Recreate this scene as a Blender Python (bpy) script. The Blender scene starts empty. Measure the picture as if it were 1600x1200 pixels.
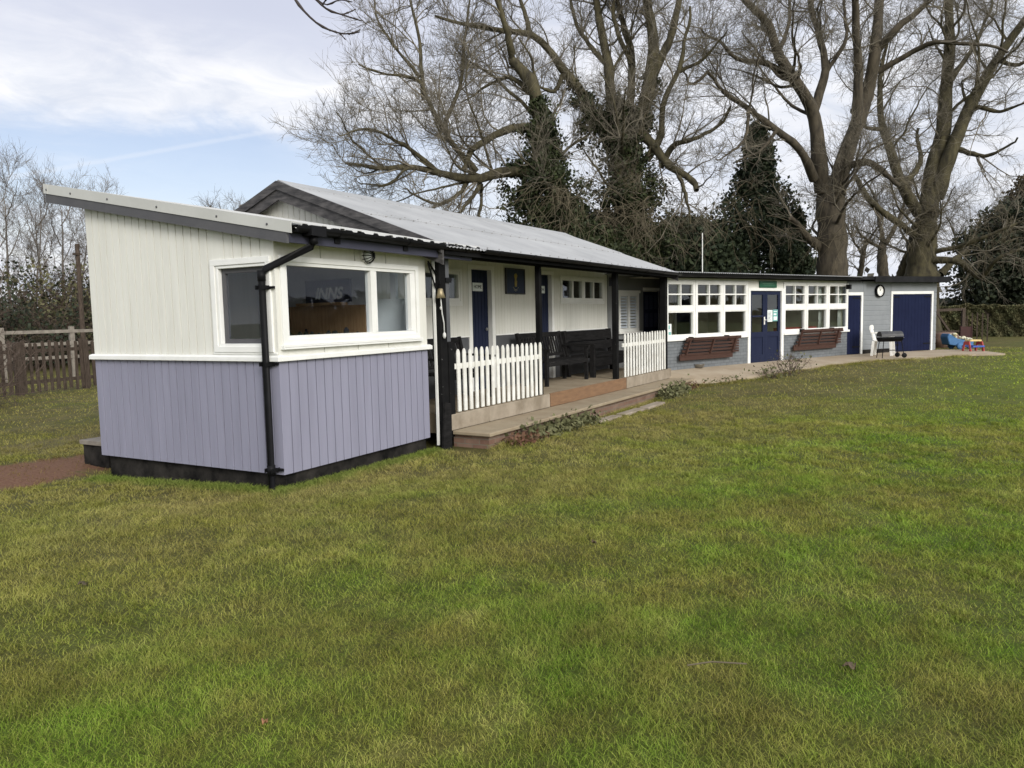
import bpy, math, random
import numpy as np
from mathutils import Matrix, Vector
random.seed(4); RNG = np.random.default_rng(11)
R = math.radians
C = bpy.context.scene.collection
SC = bpy.context.scene

# ------------------------------------------------------------------ camera, sky, sun, exposure
CAM = np.array([-5.2556, -5.4543, 1.6]); FPX = 1180.3
FW = np.array([.87167831, .48203273, -.08843849])
RT = np.array([.48209778, -.87584009, -.02204262])
UP = np.array([.08808324, .02342193, .99583772])
cd = bpy.data.cameras.new('camera'); cam = bpy.data.objects.new('camera', cd); C.objects.link(cam)
cd.sensor_width = 36; cd.lens = FPX / 1600 * 36; cd.clip_end = 2000; cd.clip_start = .05
cam.matrix_world = Matrix(((RT[0], UP[0], -FW[0], CAM[0]), (RT[1], UP[1], -FW[1], CAM[1]), (RT[2], UP[2], -FW[2], CAM[2]), (0, 0, 0, 1)))
SC.camera = cam
SUN_AZ = R(214); SUN_EL = R(27)          # clockwise from +Y: behind the camera
w = bpy.data.worlds.new('World'); SC.world = w; w.use_nodes = True

def build_sky():
    nt = w.node_tree; N = nt.nodes; L = nt.links; N.clear()
    def nd(t, **k):
        n = N.new(t)
        for a, b in k.items(): setattr(n, a, b)
        return n
    def math_(op, a, b=None, clamp=False):
        n = nd('ShaderNodeMath', operation=op, use_clamp=clamp)
        for i, v in enumerate((a, b)):
            if v is None: continue
            if isinstance(v, (int, float)): n.inputs[i].default_value = v
            else: L.new(v, n.inputs[i])
        return n.outputs[0]
    def smooth(v, lo, hi):
        n = nd('ShaderNodeMapRange', interpolation_type='SMOOTHSTEP')
        L.new(v, n.inputs[0]); n.inputs[1].default_value = lo; n.inputs[2].default_value = hi
        return n.outputs[0]
    def mix(f, a, b):
        n = nd('ShaderNodeMix', data_type='RGBA')
        for s, v in ((n.inputs[0], f), (n.inputs[6], a), (n.inputs[7], b)):
            if isinstance(v, (int, float)): s.default_value = v
            elif isinstance(v, tuple): s.default_value = (*v, 1)
            else: L.new(v, s)
        return n.outputs[2]
    out = nd('ShaderNodeOutputWorld'); bg = nd('ShaderNodeBackground'); L.new(bg.outputs[0], out.inputs[0])
    sky = nd('ShaderNodeTexSky', sky_type='NISHITA'); sky.sun_disc = False
    sky.sun_elevation = SUN_EL; sky.sun_rotation = SUN_AZ; sky.air_density = 1.0; sky.dust_density = 1.5
    tc = nd('ShaderNodeTexCoord'); sp = nd('ShaderNodeSeparateXYZ'); L.new(tc.outputs['Generated'], sp.inputs[0])
    X, Y, Z = sp.outputs
    # cloud sheet: the direction projected on a flat layer overhead
    den = math_('ADD', math_('MAXIMUM', Z, 0.0), .12)
    cv = nd('ShaderNodeCombineXYZ'); L.new(math_('DIVIDE', X, den), cv.inputs[0]); L.new(math_('DIVIDE', Y, den), cv.inputs[1])
    def noise(scale, det, rough=.55, dist=0.0, vec=None):
        n = nd('ShaderNodeTexNoise'); n.inputs['Scale'].default_value = scale; n.inputs['Detail'].default_value = det
        n.inputs['Roughness'].default_value = rough; n.inputs['Distortion'].default_value = dist
        L.new(vec or cv.outputs[0], n.inputs['Vector']); return n.outputs[0]
    n1 = noise(1.05, 8, .62, .6); n2 = noise(.45, 3); n3 = noise(3.2, 6, .6, .8)
    az = math_('ARCTAN2', Y, X)                       # 0 along the facade, grows to the left of the view
    el = math_('ARCSINE', Z)
    elw = math_('ADD', el, math_('MULTIPLY', math_('SUBTRACT', n1, .5), .16))
    left = smooth(az, .35, .85)                        # the clearer part of the sky, above the kiosk
    # blue gap low in the clear part, white cloud above it, a lavender grey sheet overhead
    gap = math_('MULTIPLY', smooth(elw, .07, .13), math_('SUBTRACT', 1.0, smooth(elw, .205, .265)))
    gap = math_('MULTIPLY', gap, math_('ADD', math_('MULTIPLY', left, .9), .1))
    puffs = smooth(n1, .50, .68)
    cover = math_('SUBTRACT', 1.0, math_('MULTIPLY', gap, .92), True)
    cover = math_('MAXIMUM', cover, math_('MULTIPLY', puffs, .22))
    sheet = smooth(elw, .27, .36)
    skyc = nd('ShaderNodeMix', data_type='RGBA', blend_type='MULTIPLY'); skyc.inputs[0].default_value = 1
    L.new(sky.outputs[0], skyc.inputs[6]); skyc.inputs[7].default_value = (SKY_G * 1.22, SKY_G * 1.03, SKY_G * 1.0, 1)
    white = mix(smooth(n3, .3, .75), (.66, .70, .79), (.91, .91, .93))
    grey = mix(smooth(n2, .35, .65), (.53, .565, .69), (.66, .69, .80))
    cl = mix(sheet, white, grey)
    low = mix(smooth(n1, .35, .65), (.66, .71, .80), (.84, .85, .88))
    cl = mix(math_('SUBTRACT', 1.0, smooth(el, .06, .17)), cl, low)
    cl = mix(math_('MULTIPLY', math_('SUBTRACT', 1.0, left), .6), cl, mix(smooth(n3, .3, .7), (.62, .66, .75), (.80, .81, .86)))
    col = mix(cover, skyc.outputs[2], cl)
    # the sheet is brighter toward the veiled sun and overhead (all outside the frame)
    sd = (math.sin(SUN_AZ) * math.cos(SUN_EL), math.cos(SUN_AZ) * math.cos(SUN_EL), math.sin(SUN_EL))
    dp = nd('ShaderNodeVectorMath', operation='DOT_PRODUCT'); L.new(tc.outputs['Generated'], dp.inputs[0]); dp.inputs[1].default_value = sd
    gl = smooth(dp.outputs['Value'], .1, 1.0)
    gain = math_('ADD', 1.0, math_('MULTIPLY', gl, 1.1))
    # a thin old vapour trail
    tr = nd('ShaderNodeVectorMath', operation='DOT_PRODUCT'); L.new(tc.outputs['Generated'], tr.inputs[0])
    a = at_dir(100, 262); b = at_dir(330, 221); nrm = np.cross(a, b); nrm /= np.linalg.norm(nrm); tr.inputs[1].default_value = tuple(nrm)
    tv = math_('ABSOLUTE', math_('ADD', tr.outputs['Value'], math_('MULTIPLY', math_('SUBTRACT', n3, .5), .008)))
    tm = math_('MULTIPLY', math_('SUBTRACT', 1.0, smooth(tv, .0005, .004)), math_('MULTIPLY', smooth(az, .72, .80), .20))
    col = mix(tm, col, (.86, .87, .90))
    warm = nd('ShaderNodeMix', data_type='RGBA', blend_type='MULTIPLY'); L.new(gl, warm.inputs[0]); L.new(col, warm.inputs[6]); warm.inputs[7].default_value = (1.04, 1.0, .90, 1)
    fin = nd('ShaderNodeVectorMath', operation='SCALE'); L.new(warm.outputs[2], fin.inputs[0]); L.new(gain, fin.inputs['Scale'])
    sc2 = nd('ShaderNodeVectorMath', operation='SCALE'); L.new(fin.outputs[0], sc2.inputs[0]); sc2.inputs['Scale'].default_value = 10.0
    L.new(sc2.outputs[0], bg.inputs[0]); bg.inputs[1].default_value = .1
SKY_G = .125
def at_dir(x, y):
    d = FW + RT * (x - 800) / FPX + UP * (600 - y) / FPX
    return d / np.linalg.norm(d)
build_sky()
sl = bpy.data.lights.new('sun', 'SUN'); sl.energy = 2.3; sl.angle = R(22); sl.color = (1, .965, .91)
sun = bpy.data.objects.new('sun', sl); C.objects.link(sun)
sdir = Vector((math.sin(SUN_AZ) * math.cos(SUN_EL), math.cos(SUN_AZ) * math.cos(SUN_EL), math.sin(SUN_EL)))
sun.rotation_euler = sdir.to_track_quat('Z', 'Y').to_euler(); sun.location = (-10, -10, 20)
SC.view_settings.view_transform = 'Standard'; SC.view_settings.look = 'None'
SC.view_settings.exposure = 0.22; SC.view_settings.gamma = 1.0

# ------------------------------------------------------------------ helpers
def at(x, y, D):                                     # a point D metres out along the sight line of a photo pixel
    return CAM + (FW + RT * (x - 800) / FPX + UP * (600 - y) / FPX) * D
def S(r, g, b):
    f = lambda c: c / 12.92 if c <= .04045 else ((c + .055) / 1.055) ** 2.4
    return tuple(f(v / 255) for v in (r, g, b))

def mat(name, c1, c2=None, rough=.7, scale=6, detail=5, bump=0, bscale=None, stretch=(1, 1, 1), spec=.3, metal=0, speck=None, lo=.35, hi=.65):
    m = bpy.data.materials.new(name); m.use_nodes = True
    nt = m.node_tree; N = nt.nodes; L = nt.links; p = N['Principled BSDF']
    p.inputs['Roughness'].default_value = rough; p.inputs['Metallic'].default_value = metal
    p.inputs['Specular IOR Level'].default_value = spec
    if c2 is None: c2 = tuple(v * .85 for v in c1)
    tc = N.new('ShaderNodeTexCoord'); mp = N.new('ShaderNodeMapping'); mp.inputs['Scale'].default_value = stretch
    L.new(tc.outputs['Object'], mp.inputs[0])
    n = N.new('ShaderNodeTexNoise'); n.inputs['Scale'].default_value = scale; n.inputs['Detail'].default_value = detail; n.inputs['Roughness'].default_value = .62
    L.new(mp.outputs[0], n.inputs['Vector'])
    mr = N.new('ShaderNodeMapRange'); mr.inputs[1].default_value = lo; mr.inputs[2].default_value = hi; L.new(n.outputs[0], mr.inputs[0])
    mx = N.new('ShaderNodeMix'); mx.data_type = 'RGBA'; mx.inputs[6].default_value = (*c1, 1); mx.inputs[7].default_value = (*c2, 1)
    L.new(mr.outputs[0], mx.inputs[0]); col = mx.outputs[2]
    if speck:
        sc_, amt, sc3 = speck
        n2 = N.new('ShaderNodeTexNoise'); n2.inputs['Scale'].default_value = sc_; n2.inputs['Detail'].default_value = 4
        L.new(tc.outputs['Object'], n2.inputs['Vector'])
        m2 = N.new('ShaderNodeMapRange'); m2.inputs[1].default_value = amt; m2.inputs[2].default_value = amt + .05; L.new(n2.outputs[0], m2.inputs[0])
        mx2 = N.new('ShaderNodeMix'); mx2.data_type = 'RGBA'; L.new(m2.outputs[0], mx2.inputs[0]); L.new(col, mx2.inputs[6]); mx2.inputs[7].default_value = (*sc3, 1)
        col = mx2.outputs[2]
    L.new(col, p.inputs['Base Color'])
    if bump:
        nb = N.new('ShaderNodeTexNoise'); nb.inputs['Scale'].default_value = bscale or scale * 4; nb.inputs['Detail'].default_value = 6
        L.new(mp.outputs[0], nb.inputs['Vector'])
        b = N.new('ShaderNodeBump'); b.inputs['Strength'].default_value = bump; b.inputs['Distance'].default_value = .01
        L.new(nb.outputs[0], b.inputs['Height']); L.new(b.outputs[0], p.inputs['Normal'])
    return m

def glass_mat(name, tint=(.86, .89, .88), r0=.035):
    m = bpy.data.materials.new(name); m.use_nodes = True
    nt = m.node_tree; N = nt.nodes; L = nt.links; N.remove(N['Principled BSDF'])
    t = N.new('ShaderNodeBsdfTransparent'); t.inputs[0].default_value = (*tint, 1)
    g = N.new('ShaderNodeBsdfGlossy'); g.inputs['Roughness'].default_value = .01; g.inputs[0].default_value = (.95, .96, 1, 1)
    ge = N.new('ShaderNodeNewGeometry'); dt = N.new('ShaderNodeVectorMath'); dt.operation = 'DOT_PRODUCT'
    L.new(ge.outputs['Normal'], dt.inputs[0]); L.new(ge.outputs['Incoming'], dt.inputs[1])
    def mth(op, a, b=None):
        q = N.new('ShaderNodeMath'); q.operation = op
        for k_, v_ in enumerate((a, b)):
            if v_ is None: continue
            if isinstance(v_, (int, float)): q.inputs[k_].default_value = v_
            else: L.new(v_, q.inputs[k_])
        return q.outputs[0]
    fr = mth('ADD', mth('MULTIPLY', mth('POWER', mth('SUBTRACT', 1.0, mth('ABSOLUTE', dt.outputs['Value'])), 5.0), 1 - r0), r0)
    tc = N.new('ShaderNodeTexCoord'); n = N.new('ShaderNodeTexNoise'); n.inputs['Scale'].default_value = 1.3; n.inputs['Detail'].default_value = 1
    L.new(tc.outputs['Object'], n.inputs['Vector']); b = N.new('ShaderNodeBump'); b.inputs['Strength'].default_value = .06; b.inputs['Distance'].default_value = .05
    L.new(n.outputs[0], b.inputs['Height']); L.new(b.outputs[0], g.inputs['Normal'])
    x = N.new('ShaderNodeMixShader'); L.new(fr, x.inputs[0]); L.new(t.outputs[0], x.inputs[1]); L.new(g.outputs[0], x.inputs[2])
    L.new(x.outputs[0], N['Material Output'].inputs[0])
    return m

def brick_mat(name, c1, c2, mortar, scale=1.0, bump=.5, row=.075, wid=.225):
    m = bpy.data.materials.new(name); m.use_nodes = True
    nt = m.node_tree; N = nt.nodes; L = nt.links; p = N['Principled BSDF']; p.inputs['Roughness'].default_value = .85; p.inputs['Specular IOR Level'].default_value = .2
    tc = N.new('ShaderNodeTexCoord'); sp = N.new('ShaderNodeSeparateXYZ'); L.new(tc.outputs['Object'], sp.inputs[0])
    ad = N.new('ShaderNodeMath'); L.new(sp.outputs[0], ad.inputs[0]); L.new(sp.outputs[1], ad.inputs[1])
    cb = N.new('ShaderNodeCombineXYZ'); L.new(ad.outputs[0], cb.inputs[0]); L.new(sp.outputs[2], cb.inputs[1])
    b = N.new('ShaderNodeTexBrick'); L.new(cb.outputs[0], b.inputs['Vector']); b.inputs['Scale'].default_value = 1
    b.inputs['Brick Width'].default_value = wid; b.inputs['Row Height'].default_value = row; b.inputs['Mortar Size'].default_value = .006
    b.inputs['Color1'].default_value = (*c1, 1); b.inputs['Color2'].default_value = (*c2, 1); b.inputs['Mortar'].default_value = (*mortar, 1)
    n = N.new('ShaderNodeTexNoise'); n.inputs['Scale'].default_value = 9; n.inputs['Detail'].default_value = 6; L.new(tc.outputs['Object'], n.inputs['Vector'])
    mx = N.new('ShaderNodeMix'); mx.data_type = 'RGBA'; mx.blend_type = 'MULTIPLY'; mx.inputs[0].default_value = .45
    L.new(b.outputs[0], mx.inputs[6]); L.new(n.outputs[0], mx.inputs[7])
    hs = N.new('ShaderNodeBrightContrast'); hs.inputs[1].default_value = .0; L.new(mx.outputs[2], hs.inputs[0])
    L.new(hs.outputs[0], p.inputs['Base Color'])
    inv = N.new('ShaderNodeMath'); inv.operation = 'SUBTRACT'; inv.inputs[0].default_value = 1; L.new(b.outputs['Fac'], inv.inputs[1])
    bp = N.new('ShaderNodeBump'); bp.inputs['Strength'].default_value = bump; bp.inputs['Distance'].default_value = .008
    L.new(inv.outputs[0], bp.inputs['Height']); L.new(bp.outputs[0], p.inputs['Normal'])
    return m

class MB:
    def __init__(s): s.v = []; s.f = []
    def add(s, vs, fs):
        o = len(s.v); s.v += [tuple(map(float, v)) for v in vs]; s.f += [tuple(i + o for i in f) for f in fs]; return s
    def box(s, x0, x1, y0, y1, z0, z1):
        return s.add([(x0, y0, z0), (x1, y0, z0), (x1, y1, z0), (x0, y1, z0), (x0, y0, z1), (x1, y0, z1), (x1, y1, z1), (x0, y1, z1)],
                     [(0, 3, 2, 1), (4, 5, 6, 7), (0, 1, 5, 4), (1, 2, 6, 5), (2, 3, 7, 6), (3, 0, 4, 7)])
    def bar(s, a, b, wx, wy=None, up=(0, 0, 1)):       # a rectangular bar from a to b
        wy = wy or wx; a = Vector(a); b = Vector(b); t = (b - a).normalized(); u = Vector(up)
        if abs(t.dot(u)) > .95: u = Vector((1, 0, 0))
        n = t.cross(u).normalized() * wx / 2; m = n.cross(t).normalized() * wy / 2
        vs = [p + i * n + j * m for p in (a, b) for i, j in ((-1, -1), (1, -1), (1, 1), (-1, 1))]
        return s.add(vs, [(3, 2, 1, 0), (4, 5, 6, 7), (0, 1, 5, 4), (1, 2, 6, 5), (2, 3, 7, 6), (3, 0, 4, 7)])
    def tube(s, pts, r, n=10, cap=True):
        pts = [Vector(p) for p in pts]; rs = r if isinstance(r, (list, tuple)) else [r] * len(pts); vs = []
        for i, p in enumerate(pts):
            t = (pts[min(i + 1, len(pts) - 1)] - pts[max(i - 1, 0)]).normalized()
            u = Vector((0, 0, 1)) if abs(t.z) < .9 else Vector((1, 0, 0))
            a = t.cross(u).normalized(); b = a.cross(t)
            vs += [p + (a * math.cos(k * 2 * math.pi / n) + b * math.sin(k * 2 * math.pi / n)) * rs[i] for k in range(n)]
        fs = [(i * n + k, i * n + (k + 1) % n, (i + 1) * n + (k + 1) % n, (i + 1) * n + k) for i in range(len(pts) - 1) for k in range(n)]
        if cap: fs += [tuple(range(n))[::-1], tuple((len(pts) - 1) * n + k for k in range(n))]
        return s.add(vs, fs)
    def ext(s, poly, fn):                              # poly: 2-D outline; fn(p, side) -> 3-D point for side 0 / 1
        n = len(poly); vs = [fn(p, 0) for p in poly] + [fn(p, 1) for p in poly]
        return s.add(vs, [tuple(range(n))[::-1], tuple(range(n, 2 * n))] + [(i, (i + 1) % n, n + (i + 1) % n, n + i) for i in range(n)])
    def lathe(s, prof, c=(0, 0, 0), axis='z', n=20):
        vs = []
        for r_, h in prof:
            for k in range(n):
                a = k * 2 * math.pi / n; x, y = r_ * math.cos(a), r_ * math.sin(a)
                p = {'z': (x, y, h), 'y': (x, h, y), 'x': (h, x, y)}[axis]
                vs.append((p[0] + c[0], p[1] + c[1], p[2] + c[2]))
        m = len(prof)
        fs = [(i * n + k, i * n + (k + 1) % n, (i + 1) * n + (k + 1) % n, (i + 1) * n + k) for i in range(m - 1) for k in range(n)]
        fs += [tuple(range(n))[::-1], tuple((m - 1) * n + k for k in range(n))]
        return s.add(vs, fs)
    def boards(s, s0, s1, z0, z1, fn, pitch=.117, g=.013, d=.020):
        """tongue-and-groove boarding; fn(s, z, out) -> point; z0, z1 numbers or functions of s"""
        f0 = z0 if callable(z0) else (lambda q: z0); f1 = z1 if callable(z1) else (lambda q: z1)
        n = max(1, round((s1 - s0) / pitch)); p = (s1 - s0) / n; prof = [(s0, 0)]
        for i in range(1, n):
            c = s0 + i * p + random.uniform(-.002, .002); prof += [(c - g / 2, 0), (c - g * .32, -d), (c + g * .32, -d), (c + g / 2, 0)]
        prof.append((s1, 0))
        for (a, oa), (b, ob) in zip(prof, prof[1:]):
            s.add([fn(a, f0(a), oa), fn(b, f0(b), ob), fn(b, f1(b), ob), fn(a, f1(a), oa)], [(0, 1, 2, 3)])
        return s

def link(name, me, m, parent=None, smooth=False):
    o = bpy.data.objects.new(name, me); C.objects.link(o)
    if m: me.materials.append(m)
    if parent: o.parent = parent
    if smooth:
        me.polygons.foreach_set('use_smooth', [True] * len(me.polygons))
    return o
def obj(name, mb, m, parent=None, smooth=False, bevel=0, label=None):
    me = bpy.data.meshes.new(name); me.from_pydata(mb.v, [], mb.f); me.validate(); me.update()
    o = link(name, me, m, parent, smooth)
    if bevel:
        b = o.modifiers.new('bevel', 'BEVEL'); b.width = bevel; b.segments = 1; b.limit_method = 'ANGLE'
    if label: o['label'] = label
    return o
def npmesh(name, V, F, m, parent=None, smooth=False):
    V = np.ascontiguousarray(V, np.float32); F = np.ascontiguousarray(F, np.int32); k = F.shape[1]
    me = bpy.data.meshes.new(name); me.vertices.add(len(V)); me.vertices.foreach_set('co', V.ravel())
    me.loops.add(F.size); me.loops.foreach_set('vertex_index', F.ravel())
    me.polygons.add(len(F)); me.polygons.foreach_set('loop_start', np.arange(0, F.size, k, dtype=np.int32)); me.polygons.foreach_set('loop_total', np.full(len(F), k, np.int32))
    me.update(calc_edges=True); me.validate()
    return link(name, me, m, parent, smooth)
def thing(name, label, cat, loc=(0, 0, 0), rz=0, group=None):
    o = bpy.data.objects.new(name, None); C.objects.link(o); o.location = loc; o.rotation_euler = (0, 0, R(rz)); o.empty_display_size = .2
    o['label'] = label; o['category'] = cat
    if group: o['group'] = group
    return o
def tag(o, label, cat, group=None):
    o['label'] = label; o['category'] = cat
    if group: o['group'] = group
    return o
def text(name, s, size, m, parent, loc, rot, shear=0, depth=.002, align='CENTER'):
    cu = bpy.data.curves.new(name, 'FONT'); cu.body = s; cu.size = size; cu.align_x = align; cu.align_y = 'CENTER'; cu.extrude = depth; cu.shear = shear; cu.offset = .006 if shear else 0
    t = bpy.data.objects.new('t', cu); C.objects.link(t)
    me = bpy.data.meshes.new_from_object(t.evaluated_get(bpy.context.evaluated_depsgraph_get()))
    C.objects.unlink(t); bpy.data.objects.remove(t)
    o = link(name, me, m, parent); o.location = loc; o.rotation_euler = rot
    return o

# ------------------------------------------------------------------ materials
M = {}
M['cream'] = mat('cream paint', (.66, .655, .60), (.555, .548, .49), .6, 1.5, 6, .06, 60, (5, 5, .45), lo=.28, hi=.78, speck=(26, .75, (.45, .43, .36)))
M['white'] = mat('white paint', (.74, .74, .71), (.67, .67, .635), .5, 3, 5, .05, 70)
M['oldwhite'] = mat('weathered white paint', (.74, .74, .70), (.58, .57, .52), .65, 5, 6, .1, 60, speck=(40, .72, (.35, .32, .27)))
M['lilac'] = mat('lilac grey paint', (.245, .244, .312), (.195, .194, .250), .6, 1.6, 6, .07, 60, (5, 5, .45), lo=.28, hi=.78, speck=(30, .77, (.42, .40, .42)))
M['plinth'] = mat('black bitumen', (.008, .008, .008), (.036, .033, .030), .9, 4, 6, .3, 30, spec=0)
M['black'] = mat('black paint', (.008, .008, .0085), (.013, .013, .013), .8, 5, 5, .1, 50, spec=.02, speck=(18, .72, (.25, .25, .24)))
M['gloss'] = mat('black plastic', (.006, .006, .0065), (.010, .010, .011), .45, 4, 3, spec=.08)
M['timber'] = mat('black stained timber', (.009, .009, .009), (.022, .021, .021), .8, 5, 6, .2, 40, (1, 6, 6), spec=.03)
M['flash'] = mat('grey flashing', (.47, .47, .44), (.42, .42, .39), .45, 2, 4, .02, spec=.4)
M['fasc'] = mat('dark grey fascia', (.085, .084, .088), (.07, .07, .075), .7, 3, 5, .08, 40)
M['fascblue'] = mat('blue grey fascia', (.045, .046, .068), (.036, .037, .055), .7, 3, 5, .08, 40)
M['barge'] = mat('weathered black barge board', (.030, .029, .030), (.085, .080, .078), .85, 5, 7, .35, 24, (1, 1, 5))
M['sheet'] = mat('pale fibre sheet', (.345, .35, .352), (.28, .285, .288), .8, 1.3, 7, .08, 40, spec=.1, speck=(9, .70, (.20, .20, .20)))
M['sheetk'] = mat('grey metal sheet', (.50, .50, .48), (.44, .44, .42), .6, 2, 5, spec=.15)
M['darkband'] = mat('dark grey wall paint', (.085, .088, .093), (.068, .07, .075), .6, 3, 5, .1, 50)
M['greywall'] = mat('mid grey paint', (.19, .195, .195), (.16, .165, .165), .7, 3, 5, .1, 40)
M['navy'] = mat('navy paint', (.010, .014, .036), (.014, .019, .043), .6, 3, 6, .08, 40, (3, 3, .6), spec=.12, speck=(22, .76, (.08, .08, .10)))
M['navy2'] = mat('bright navy paint', (.009, .012, .034), (.011, .015, .041), .7, 3, 5, .06, 40, spec=.05)
M['concrete'] = mat('brown concrete', (.225, .175, .115), (.29, .24, .165), .85, 3, 7, .25, 60, speck=(14, .68, (.12, .095, .07)))
M['block'] = mat('pale concrete block', (.31, .265, .205), (.20, .165, .12), .85, 3.5, 7, .3, 50)
M['plank'] = mat('orange brown plank', (.215, .125, .066), (.155, .09, .05), .7, 4, 6, .2, 30, (1, 6, 6))
M['path'] = mat('path concrete', (.285, .225, .155), (.36, .30, .22), .9, 1.6, 8, .2, 60, speck=(7, .70, (.20, .15, .11)))
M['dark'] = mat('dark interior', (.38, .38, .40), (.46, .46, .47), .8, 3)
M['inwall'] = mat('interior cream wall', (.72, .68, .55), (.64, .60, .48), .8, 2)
M['inwhite'] = mat('interior white board', (.80, .84, .82), (.74, .78, .76), .7, 2)
M['infloor'] = mat('interior floor', (.26, .20, .15), None, .6, 3)
M['red'] = mat('red vinyl', (.30, .03, .03), (.24, .025, .025), .5, 3)
M['wood'] = mat('warm timber', (.42, .26, .13), (.30, .18, .09), .5, 4, 6, .1, 30, (8, 8, 1))
M['glass'] = glass_mat('window glass')
M['glassk'] = glass_mat('kiosk glass', (.93, .95, .97), .022)
M['brown'] = mat('brown stained slats', (.034, .015, .010), (.058, .026, .017), .75, 5, 6, .15, 30, (1, 8, 8))
M['fencewood'] = mat('dark weathered wood', (.034, .024, .017), (.080, .060, .046), .9, 6, 6, .4, 30, (6, 6, 1))
M['greywood'] = mat('grey weathered rail', (.25, .225, .19), (.16, .14, .118), .9, 6, 6, .3, 30)
M['green'] = mat('green sign', (.008, .085, .04), (.007, .075, .036), .4, 3)
M['paper'] = mat('paper', (.72, .76, .74), (.66, .70, .69), .6, 5)
M['teal'] = mat('teal print', (.16, .38, .36), None, .6, 5)
M['ink'] = mat('dark ink', (.05, .05, .055), None, .6, 5)
M['gold'] = mat('gold paint', (.34, .26, .055), (.22, .17, .04), .5, 20)
M['silver'] = mat('dull steel', (.42, .42, .41), (.34, .34, .33), .35, 8, metal=.8)
M['brass'] = mat('old brass', (.34, .28, .17), (.22, .18, .11), .45, 12, metal=.6)
M['rope'] = mat('grey white rope', (.60, .60, .58), (.45, .45, .43), .9, 20)
M['brick'] = brick_mat('old red brick', (.19, .11, .08), (.26, .175, .13), (.20, .17, .13), row=.072)
M['gbrick'] = brick_mat('grey painted brick', (.195, .21, .222), (.165, .18, .19), (.12, .128, .135))
M['gboard'] = mat('grey shiplap paint', (.205, .218, .226), (.175, .188, .197), .65, 2.5, 5, .1, 40)
M['felt'] = mat('black roofing', (.010, .010, .011), (.018, .018, .019), .8, 4, spec=.1)
M['plastic'] = mat('white plastic', (.80, .79, .74), (.74, .73, .68), .4, 3)
M['bark'] = mat('grey brown bark', (.078, .064, .043), (.028, .023, .016), .9, 3, 8, .7, 14, (2, 2, .6))
M['mossbark'] = mat('mossy bark', (.085, .074, .040), (.029, .025, .016), .95, 2.5, 8, .7, 14, (2, 2, .6))
M['twig'] = mat('bare twigs', (.185, .162, .122), (.105, .092, .068), .9, 1.5)
M['paletwig'] = mat('pale shoots', (.125, .105, .068), (.075, .062, .038), .9, 1.5)
M['birch'] = mat('slender grey bark', (.19, .17, .145), (.12, .105, .09), .9, 2)
M['ivy'] = mat('ivy leaves', (.012, .017, .007), (.040, .050, .018), .65, 1.7, 5, spec=.2)
M['conifer'] = mat('dark conifer foliage', (.012, .021, .011), (.034, .045, .018), .8, 2.2, 4)
M['laurel'] = mat('dark evergreen foliage', (.012, .018, .010), (.032, .040, .018), .7, 2, 4)
M['rust'] = mat('reddish brown foliage', (.085, .058, .032), (.05, .042, .022), .9, 2, 4)
M['hedgeleaf'] = mat('clipped hedge leaves', (.062, .070, .030), (.135, .120, .058), .85, 2.4, 6)
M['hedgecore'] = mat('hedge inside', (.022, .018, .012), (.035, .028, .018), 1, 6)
M['bramble'] = mat('bramble stems', (.070, .048, .038), (.12, .09, .07), .9, 3)
M['weed'] = mat('weed leaves', (.072, .078, .032), (.15, .145, .07), .8, 9)
M['weedred'] = mat('reddish weeds', (.14, .06, .04), (.09, .06, .03), .8, 9)

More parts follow.
